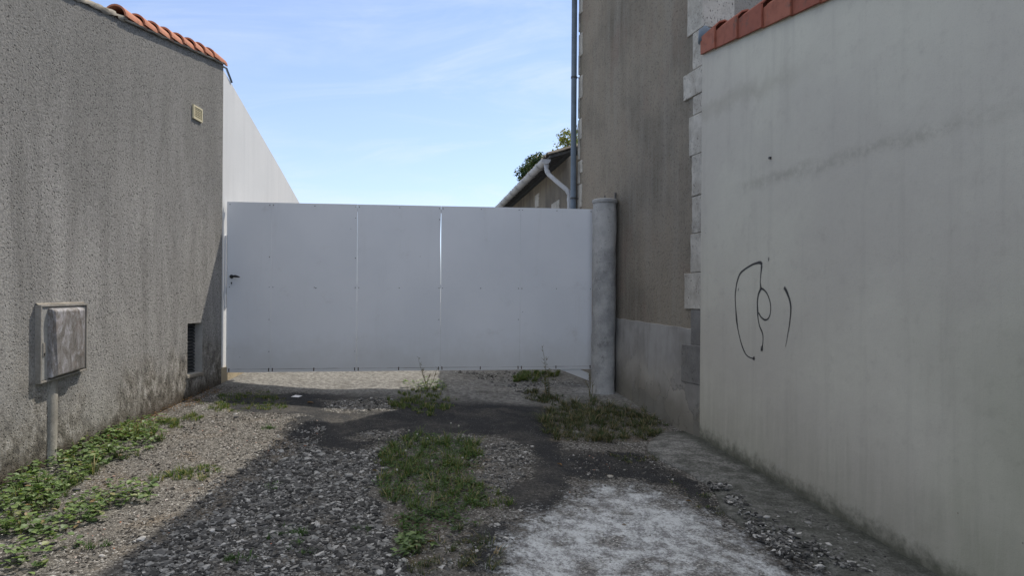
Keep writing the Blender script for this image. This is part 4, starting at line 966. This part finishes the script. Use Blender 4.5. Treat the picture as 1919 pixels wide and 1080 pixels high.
# ------------------------------------------------------------------ vegetation helpers
def frame_from(n, ang):
    n = n.normalized(); a = n.orthogonal().normalized(); b = n.cross(a); return a*math.cos(ang)+b*math.sin(ang), b*math.cos(ang)-a*math.sin(ang)
def leaf_mesh(V, Fc, p, direction, normal, L, w_, fold=.25, curl=.2, notch=False):
    d = direction.normalized(); nrm = (normal-d*normal.dot(d)).normalized(); sd = d.cross(nrm); n0 = len(V)
    V += [p, p+d*L*.22+sd*w_*.42+nrm*fold*w_*.4, p+d*L*.55+sd*w_*.5+nrm*fold*w_*.5-nrm*curl*L*.1, p+d*L-nrm*curl*L*.45,
          p+d*L*.55-sd*w_*.5+nrm*fold*w_*.5-nrm*curl*L*.1, p+d*L*.22-sd*w_*.42+nrm*fold*w_*.4, p+d*L*.5-nrm*curl*L*.08]
    Fc += [(n0, n0+1, n0+6), (n0+1, n0+2, n0+6), (n0+2, n0+3, n0+6), (n0+3, n0+4, n0+6), (n0+4, n0+5, n0+6), (n0+5, n0, n0+6)]
def scatter(poly, n, margin=.05, edge_bias=True):
    lo, hi = poly.min(0), poly.max(0); out = []
    while len(out) < n:
        x = rng.uniform(lo[0]-margin, hi[0]+margin, n*2); y = rng.uniform(lo[1]-margin, hi[1]+margin, n*2)
        d = sdist(x, y, poly)
        cl_ = np.array([mnoise.noise(Vector((a*4.5, b_*4.5, 3)))*.5+mnoise.noise(Vector((a*14, b_*14, 7)))*.35 for a, b_ in zip(x, y)])
        keep = (d+cl_*.22 > 0) & (rng.uniform(size=x.shape) < np.clip(.5+cl_*1.1, .05, 1))
        out += list(zip(x[keep], y[keep]))
    return out[:n]
def grass(name, px_poly, n, hmin, hmax, mat, label, lean=.5, wid=.0022, extra=None):
    poly = poly_px(px_poly); B = 18; pts = scatter(poly, max(3, n//B)); V = []; Fc = []
    for (cx, cy) in pts:
        th = random.choice((.35, .5, .7, .9, 1.25)); sp = random.uniform(.008, .04); al_ = random.uniform(0, 6.28)
        for _ in range(random.randint(B//2, int(B*1.5))):
            a = random.uniform(0, 2*math.pi); q = sp*math.sqrt(random.random()); x, y = cx+q*math.cos(a), cy+q*math.sin(a)
            h = random.uniform(hmin, hmax)*th; a += random.gauss(0, .5); l_ = (random.random()**.7)*lean*h*1.7
            d = Vector((math.cos(a)+.4*math.cos(al_), math.sin(a)+.4*math.sin(al_), 0)); sd = Vector((-d.y, d.x, 0))*wid*random.uniform(.5, 1.4); b_ = Vector((x, y, gz(x, y)-.003)); n0 = len(V)
            p1, p2, p3 = b_+d*l_*.18+Vector((0, 0, h*.45)), b_+d*l_*.55+Vector((0, 0, h*.8)), b_+d*l_*1.15+Vector((0, 0, h*max(.12, 1-.5*lean*random.random())))
            V += [b_-sd, b_+sd, p1-sd*.85, p1+sd*.85, p2-sd*.6, p2+sd*.6, p3]
            Fc += [(n0, n0+1, n0+3, n0+2), (n0+2, n0+3, n0+5, n0+4), (n0+4, n0+5, n0+6)]
    c_ = poly.mean(0); o = mesh_obj(name, V, Fc, mat, None, (c_[0], c_[1], gz(*c_)))
    tag(o, label, 'grass', kind='stuff'); return o, poly
def leaves(name, polys, n, L0, L1, h0, h1, mat, label, cat='weeds', flat=.8, ratio=.75):
    V = []; Fc = []; P_ = [poly_px(p) for p in polys]; area = [max(1e-3, np.prod(p.max(0)-p.min(0))) for p in P_]; T = sum(area)
    for p_, a_ in zip(P_, area):
        for (x, y) in scatter(p_, int(n*a_/T)):
            h = random.uniform(h0, h1); z = gz(x, y)
            for k in range(random.choice((1, 1, 2))):
                a = random.uniform(0, 2*math.pi); d = Vector((math.cos(a), math.sin(a), random.uniform(-.25, .45))); nr_ = Vector((random.uniform(-1, 1)*(1-flat), random.uniform(-1, 1)*(1-flat), 1))
                L_ = random.uniform(L0, L1); leaf_mesh(V, Fc, Vector((x, y, z+h)), d, nr_, L_, L_*ratio*random.uniform(.8, 1.15))
    c_ = np.vstack(P_).mean(0); o = mesh_obj(name, V, Fc, mat, None, (c_[0], c_[1], gz(*c_))); tag(o, label, cat, kind='stuff'); return o

MIDP = [(715, 858), (740, 828), (800, 818), (860, 822), (895, 835), (905, 860), (885, 890), (905, 930), (890, 960), (880, 985), (840, 985), (800, 960), (760, 1000), (740, 985), (755, 950), (705, 930), (712, 900)]
grass('grass', MIDP, 5600, .02, .085, M['grass'], 'long tuft of grass and clover down the middle of the gravel lane', .7)
leaves('clover', [MIDP, [(735, 985), (800, 965), (880, 975), (870, 1010), (760, 1010)]], 3200, .012, .022, .008, .035, M['clover'], 'low clover leaves growing among the central lane grass', 'clover', .8, .95)
grass('grass', [(730, 745), (765, 730), (830, 728), (842, 750), (838, 772), (790, 777), (735, 768)], 3600, .02, .055, M['grass'], 'shaded green grass clump on dark asphalt in front of the gate', .5)
grass('grass', [(375, 752), (430, 738), (500, 735), (535, 745), (540, 765), (480, 772), (385, 770)], 3000, .012, .035, M['grass'], 'short mossy grass at the corner of grey wall and gate', .5)
grass('grass', [(1015, 790), (1040, 760), (1110, 752), (1180, 768), (1235, 785), (1250, 806), (1230, 822), (1150, 832), (1070, 830), (1030, 812)], 8000, .03, .09, M['grass_dry'], 'long dark untidy grass at the foot of the brown house', 1.2)
grass('grass', [(965, 745), (1000, 735), (1050, 742), (1040, 755), (985, 752)], 1300, .02, .06, M['grass_dry'], 'sparse grass left of the concrete post foot', .8)
grass('grass', [(958, 706), (990, 698), (1048, 697), (1055, 708), (1010, 717), (970, 714)], 2200, .03, .07, M['grass'], 'green grass tuft seen under the right end of the gate', .8)
grass('grass', [(290, 902), (330, 880), (400, 876), (415, 888), (380, 902), (320, 912)], 900, .015, .045, M['grass'], 'dry short grass tuft in the sunlit gravel near the left weeds', .7)
grass('grass', [(880, 940), (925, 918), (950, 930), (945, 945), (905, 950)], 500, .015, .05, M['grass'], 'small grass tuft right of the central grass strip', .7)
grass('grass', [(1160, 852), (1200, 842), (1225, 862), (1190, 872), (1165, 866)], 420, .01, .035, M['grass_dry'], 'tiny grass tuft beside the broken concrete strip', .8)
grass('grass', [(1250, 905), (1300, 920), (1345, 950), (1360, 975), (1330, 965), (1290, 935)], 420, .01, .035, M['grass_dry'], 'thin brown green growth in the crack of the concrete strip', .8)
grass('grass', [(310, 790), (335, 775), (368, 778), (372, 790), (330, 800)], 900, .02, .05, M['grass'], 'pale sunlit grass clump against the grey wall foot', .7)
grass('grass', [(780, 1000), (870, 990), (920, 1010), (930, 1075), (860, 1079), (780, 1075)], 900, .02, .07, M['grass_dry'], 'dry thin grass at the near end of the central strip', 1.0)
for q in ([(485, 1000), (520, 990), (530, 1005), (500, 1015)], [(565, 998), (590, 990), (592, 1006), (570, 1008)], [(555, 1030), (590, 1022), (580, 1045), (558, 1045)], [(440, 1045), (480, 1035), (490, 1055), (450, 1060)], [(495, 905), (515, 900), (518, 912), (498, 914)], [(160, 1020), (180, 1010), (185, 1030), (165, 1035)], [(672, 985), (695, 982), (698, 998), (676, 999)], [(495, 800), (512, 796), (515, 806), (498, 808)]):
    grass('weed_tuft', q, 130, .01, .035, M['clover'], None, .8)
tufts = [o for o in C.objects if o.name.startswith('weed_tuft')]
for o, l_ in zip(tufts, ('small green weed tuft in shaded gravel at lower left centre', 'tiny weed sprig in shaded gravel right of the lower left tuft', 'flat weed growing low in the shaded gravel near the bottom edge', 'sparse weed patch in shaded gravel close to the bottom', 'green seedling tuft just inside the shadow edge', 'lone weed tuft in sunlit gravel near bottom left', 'small bright weed beside the central grass strip', 'tiny weed on the sunlit dirt before the gate shadow')):
    o['label'] = l_; o['category'] = 'weed'
WEED = [[(0, 935), (55, 885), (95, 860), (140, 838), (190, 820), (240, 800), (298, 795), (300, 825), (260, 852), (200, 875), (165, 892), (135, 925), (95, 960), (60, 1005), (0, 1010)],
        [(60, 985), (150, 938), (220, 922), (278, 920), (292, 934), (210, 958), (150, 998), (120, 1022), (0, 1012)], [(0, 1035), (45, 1040), (70, 1065), (50, 1079), (0, 1079)]]
leaves('weeds', WEED, 2100, .015, .048, .005, .085, M['leaf'], 'sunlit broad leaved weeds spreading along the foot of the grey wall', 'weeds', .6)
grass('grass', WEED[0], 1600, .03, .11, M['grass'], 'thin stalks rising among the broad leaved wall weeds', .6)
leaves('weeds', [[(300, 790), (380, 755), (410, 735), (414, 728), (400, 730), (340, 752), (240, 800), (100, 848), (100, 862)]], 900, .008, .018, .0, .04, M['dead'], 'brown dead leaves and moss along the grey wall foot', 'leaf litter', .5)
leaves('weed', [[(742, 1028), (765, 1015), (800, 1020), (795, 1045), (760, 1050)]], 120, .03, .06, .01, .04, M['leaf'], 'leafy rosette weed at the near end of the central grass', 'weed', .5, .4)
leaves('weed', [[(765, 728), (790, 718), (828, 724), (826, 735), (785, 736)]], 200, .02, .04, .02, .09, M['leaf'], 'bright leafy weed in sunlight just before the gate', 'weed', .4, .6)
# clover flowers
fl = [(860, 813), (908, 888), (783, 832), (801, 838), (765, 822), (880, 830), (880, 830), (786, 950), (732, 822), (846, 810), (760, 858), (812, 878), (710, 840), (868, 876), (745, 902)]
for i, q in enumerate(fl):
    if i == 6: continue
    p = on_ground(*q); t_ = thing('clover_flower', p, 'white clover flower head standing in the central grass', 'flower', 'clover flowers in the lane grass')
    mb = MB(); top_ = p+Vector((random.uniform(-.01, .01), 0, random.uniform(.05, .08))); mb.tube([p, top_], .0011, 5); build('stem', mb, M['clover'], t_)
    mb = MB(); 
    for k in range(26):
        v = Vector((random.gauss(0, 1), random.gauss(0, 1), random.gauss(0.2, 1))).normalized(); mb.tube([top_, top_+v*.009], [.002, .0006], 4)
    build('flower_head', mb, M['flower'], t_)
# tall weeds
def tall_weed(px, py, tips, label, leafn=8, Lf=.05, seed=1):
    random.seed(seed); b_ = on_ground(px, py); t_ = thing('tall_weed', b_, label, 'weed')
    for (tx, ty) in tips:
        e = at(tx, ty, b_.y-.02); mb = MB(); P_ = [b_.lerp(e, f)+Vector((.012*math.sin(f*5+tx), .01*math.sin(f*4), 0)) for f in np.linspace(0, 1, 9)]
        mb.tube(P_, [.0035*(1-.6*f) for f in np.linspace(0, 1, 9)], 6)
        for k in range(5):
            f = random.uniform(.55, 1); c_ = b_.lerp(e, f); mb.tube([c_, c_+Vector((random.uniform(-.035, .035), 0, .03))], .0012, 4); mb.tube([c_+Vector((0, 0, .0)), c_+Vector((.004, 0, .012))], [.004, .003], 5)
        build('stem', mb, M['stem'], t_)
    V, Fc = [], []
    for k in range(leafn):
        f = random.uniform(.02, .5); a = random.uniform(0, 6.28); leaf_mesh(V, Fc, b_.lerp(at(*tips[0], b_.y), f), Vector((math.cos(a), math.sin(a), .5)), Vector((0, 0, 1)), Lf*random.uniform(.7, 1.3), Lf*.35)
    mesh_obj('leaves', V, Fc, M['grass_dry'], t_)
tall_weed(1027, 748, [(1016, 648), (1025, 668), (1031, 690), (1020, 700)], 'tall thin dark weed stalk standing before the right end of the gate', 26, .07, 4)
tall_weed(800, 734, [(786, 670), (793, 690), (806, 700), (823, 690)], 'thin wiry weed stems standing in the sun before the gate middle', 8, .03, 9)
tall_weed(1108, 745, [(1104, 698), (1112, 712), (1098, 715)], 'dry reddish stalks at the foot of the concrete post', 10, .025, 12)
# ------------------------------------------------------------------ stones
ico_v = np.array([(0, 0, 1), (.89, 0, .45), (.28, .85, .45), (-.72, .53, .45), (-.72, -.53, .45), (.28, -.85, .45), (.72, .53, -.45), (-.28, .85, -.45), (-.89, 0, -.45), (-.28, -.85, -.45), (.72, -.53, -.45), (0, 0, -1)])
ico_f = np.array([(0, 1, 2), (0, 2, 3), (0, 3, 4), (0, 4, 5), (0, 5, 1), (1, 6, 2), (2, 7, 3), (3, 8, 4), (4, 9, 5), (5, 10, 1), (2, 6, 7), (3, 7, 8), (4, 8, 9), (5, 9, 10), (1, 10, 6)])
def stones(name, xs, ys, r, mat, label, flat=.5, sink=.35):
    n = len(xs); z = ground(xs, ys); V = np.repeat(ico_v[None, :11], n, 0)*rng.uniform(.5, 1.4, (n, 11, 1))
    V = V*np.stack([rng.uniform(.7, 1.35, n), rng.uniform(.6, 1.1, n), rng.uniform(.35, .8, n)*flat/.5*.8], -1)[:, None, :]
    a = rng.uniform(0, 6.28, n); c, s = np.cos(a), np.sin(a); x = V[..., 0]*c[:, None]-V[..., 1]*s[:, None]; y = V[..., 0]*s[:, None]+V[..., 1]*c[:, None]
    tx = rng.uniform(-.35, .35, n)[:, None]; zz = V[..., 2]+x*tx
    V = np.stack([x, y, zz], -1)*np.asarray(r)[:, None, None]+np.stack([xs, ys, z+np.asarray(r)*(.25-sink*.5)], -1)[:, None, :]
    Fc = (ico_f[None]+(np.arange(n)*11)[:, None, None]).reshape(-1, 3)
    o = mesh_obj(name, V.reshape(-1, 3), Fc, mat, None, (float(np.mean(xs)), float(np.mean(ys)), float(np.mean(z)))); tag(o, label, 'gravel', kind='stuff'); return o
def rnd_in(polys, n, excl=(), pr=None, m=.04):
    P_ = [poly_px(p) if not isinstance(p, np.ndarray) else p for p in polys]; al = np.vstack(P_); lo, hi = al.min(0)-m, al.max(0)+m; X, Y = [], []
    while len(X) < n:
        x = rng.uniform(lo[0], hi[0], n*2); y = rng.uniform(lo[1], hi[1], n*2); k = np.zeros(x.shape, bool)
        nzv = np.array([mnoise.noise(Vector((a*6, b_*6, 2))) for a, b_ in zip(x, y)])
        for p in P_: k |= sdist(x, y, p)+nzv*.12 > 0
        for p in excl: k &= sdist(x, y, p)+nzv*.1 < 0
        k &= rng.uniform(size=x.shape) < np.clip(.62+nzv*.9, .06, 1)
        X += list(x[k]); Y += list(y[k])
    return np.array(X[:n]), np.array(Y[:n])
GRAV = [(600, 842), (720, 838), (715, 870), (700, 930), (730, 990), (760, 1079), (160, 1079), (330, 1000), (440, 930), (520, 870)]
gx_, gy_ = rnd_in([np.vstack([poly_px(GRAV), ])], 22000, ASPH)
stones('gravel', gx_, gy_, np.clip(rng.lognormal(math.log(.0064), .60, len(gx_)), .003, .026), M['stone_chip'], 'loose grey gravel covering the shaded left wheel track')
gx_, gy_ = rnd_in([[(890, 830), (985, 835), (1000, 870), (960, 915), (905, 925), (885, 890)], [(850, 980), (960, 950), (1060, 935), (960, 985), (940, 1079), (820, 1079)], [(605, 750), (730, 744), (740, 770), (620, 774)], [(650, 822), (690, 808), (750, 806), (745, 822), (690, 828)], [(860, 697), (960, 697), (1100, 722), (980, 735)]], 2800)
stones('gravel', gx_, gy_, np.clip(rng.lognormal(math.log(.0085), .45, len(gx_)), .004, .022), M['stone_chip'], 'scattered pale gravel between the asphalt patches')
gx_, gy_ = rnd_in([[(0, 1079), (0, 1000), (150, 880), (330, 775), (480, 775), (600, 785), (570, 840), (440, 940), (160, 1079)], [(480, 840), (600, 790), (600, 850), (440, 960), (250, 1079), (160, 1079)]], 10000)
stones('gravel', gx_, gy_, np.clip(rng.lognormal(math.log(.0046), .42, len(gx_)), .0022, .016), M['chip_mix'], 'fine mixed chippings over the sunlit dirt on the left')
gx_, gy_ = rnd_in([[(940, 1079), (960, 985), (1070, 900), (1110, 860), (1290, 890), (1400, 1000), (1560, 1079)], [(1060, 845), (1210, 850), (1330, 930), (1080, 935)]], 5200)
stones('gravel', gx_, gy_, np.clip(rng.lognormal(math.log(.0042), .5, len(gx_)), .002, .016), M['chip_mix'], 'small stones and debris scattered over the white lime spill')
gx_, gy_ = rnd_in([[(1395, 992), (1470, 975), (1560, 1020), (1660, 1079), (1480, 1079)], [(1330, 905), (1480, 960), (1700, 1075), (1560, 1079), (1400, 990)]], 2300)
o = stones('gravel', gx_, gy_, np.clip(rng.lognormal(math.log(.009), .5, len(gx_)), .004, .024), M['stone_chip'], 'coarse white and brown stones at the foot of the cream wall'); o.location.z += .035
gx_, gy_ = rnd_in([[(610, 792), (585, 850), (440, 960), (300, 1079), (170, 1079), (330, 965), (470, 855), (540, 810)]], 2600)
stones('gravel', gx_, gy_, np.clip(rng.lognormal(math.log(.0058), .6, len(gx_)), .003, .022), M['stone_chip'], 'pale broken stones along the diagonal edge of shadow on the left track')
# ------------------------------------------------------------------ litter
p = on_ground(556, 746); mb = MB(); vs = [p+Vector(v) for v in ((-.045, -.03, .012), (.03, -.035, .008), (.05, .03, .016), (-.02, .035, .022))]
mb.prism(vs, (0, 0, .0012)); o = build('paper_scrap', mb, M['paper'], origin=p); tag(o, 'small scrap of white paper lying on the shaded asphalt by the gate', 'paper')
p = on_ground(581, 757); V, Fc = [], []; leaf_mesh(V, Fc, p+Vector((-.03, 0, .01)), Vector((1, .1, .05)), Vector((0, 0, 1)), .07, .035, .5); o = mesh_obj('dead_leaf', V, Fc, M['dead'], None, p); tag(o, 'tan dead leaf on the shaded asphalt beside the paper scrap', 'leaf')
for q, l_, sz in (((1050, 873), 'curled tan leaf on the dark asphalt tongue', .05), ((808, 1022), 'brown curled leaf beside the leafy rosette weed', .05), ((1290, 943), 'reddish leaf at the edge of the white spill', .05), ((1172, 988), 'small brown leaf on the white lime spill', .03), ((880, 925), 'orange brown leaf on the right edge of the central grass', .03), ((703, 886), 'pale straw coloured leaf on the left edge of the central grass', .05)):
    p = on_ground(*q); V, Fc = [], []; leaf_mesh(V, Fc, p+Vector((-.02, 0, .012)), Vector((1, random.uniform(-1, 1), .1)), Vector((0, .3, 1)), sz, sz*.5, .7, .5); o = mesh_obj('dead_leaf', V, Fc, M['dead'], None, p); tag(o, l_, 'leaf')
for q, l_, sz, mt in (((511, 1022), 'orange brick fragment in the shaded gravel', .012, 'tile'), ((1080, 812), 'white shard lying in the dark grass', .03, 'stone'), ((1144, 895), 'largest pale stone on the dark asphalt above the white spill', .022, 'stone'), ((1322, 833), 'pale stone lump at the corner of cream wall and house', .03, 'stone'), ((145, 920), 'black stone between the left weeds', .022, 'slate'), ((443, 783), 'round dark clinker on sunlit dirt near the grass corner', .02, 'slate'), ((250, 908), 'white pebble on the dirt right of the left weeds', .014, 'stone')):
    p = on_ground(*q); mb = MB(); rv = rng.uniform(.7, 1.3, (11, 1)); vv = ico_v[:11]*rv*np.array([1.2, .9, .6])*sz+np.array(p)+np.array((0, 0, sz*.2)); mb.add([tuple(v) for v in vv], [tuple(int(i) for i in f) for f in ico_f]); o = build('stone', mb, M[mt], origin=p); tag(o, l_, 'stone')
# ------------------------------------------------------------------ trees behind the outbuilding
def tree(name, c, rad, n, L0, mat, label, cat, seed=1, squash=.9):
    random.seed(seed); base = Vector((c.x+.2, c.y, gz(c.x, 12)-.1)); t_ = thing(name, base, label, cat)
    mb = MB(); mb.tube([base, base.lerp(c, .5)+Vector((.05, 0, 0)), c], [.12, .08, .03], 10)
    for k in range(8):
        v = Vector((random.gauss(0, 1), random.gauss(0, 1), random.gauss(.4, .7))).normalized(); s_ = base.lerp(c, random.uniform(.5, .9)); mb.tube([s_, s_.lerp(c+v*rad*.5, .6), c+v*rad*.85], [.04, .025, .008], 6)
    build('trunk', mb, M['bark'], t_)
    cl = []
    for k in range(60):
        v = Vector((random.gauss(0, 1), random.gauss(0, 1), random.gauss(0, 1))).normalized(); cl.append((c+Vector((v.x, v.y, v.z*squash))*rad*random.uniform(.3, .85), rad*random.uniform(.18, .34)))
    V, Fc = [], []
    for k in range(n):
        cc, rr_ = random.choice(cl); v = Vector((random.gauss(0, 1), random.gauss(0, 1), random.gauss(0, 1))).normalized()*rr_*random.uniform(.6, 1.1)
        a = random.uniform(0, 6.28); L_ = L0*random.uniform(.6, 1.3); leaf_mesh(V, Fc, cc+v, Vector((math.cos(a), math.sin(a), -.4)), (v.normalized()+Vector((0, 0, .7))), L_, L_*.75)
    mesh_obj('crown', V, Fc, mat, t_)
tree('ivy_tree', at(1016, 322, 17), .60, 15000, .050, M['ivy'], 'dense dark green ivy covered tree rounding over the outbuilding roof', 'tree', 2)
tree('tree', at(1095, 296, 20), 1.12, 14000, .07, M['yleaf'], 'yellow green tree top behind the ivy tree beside the downpipe', 'tree', 5)
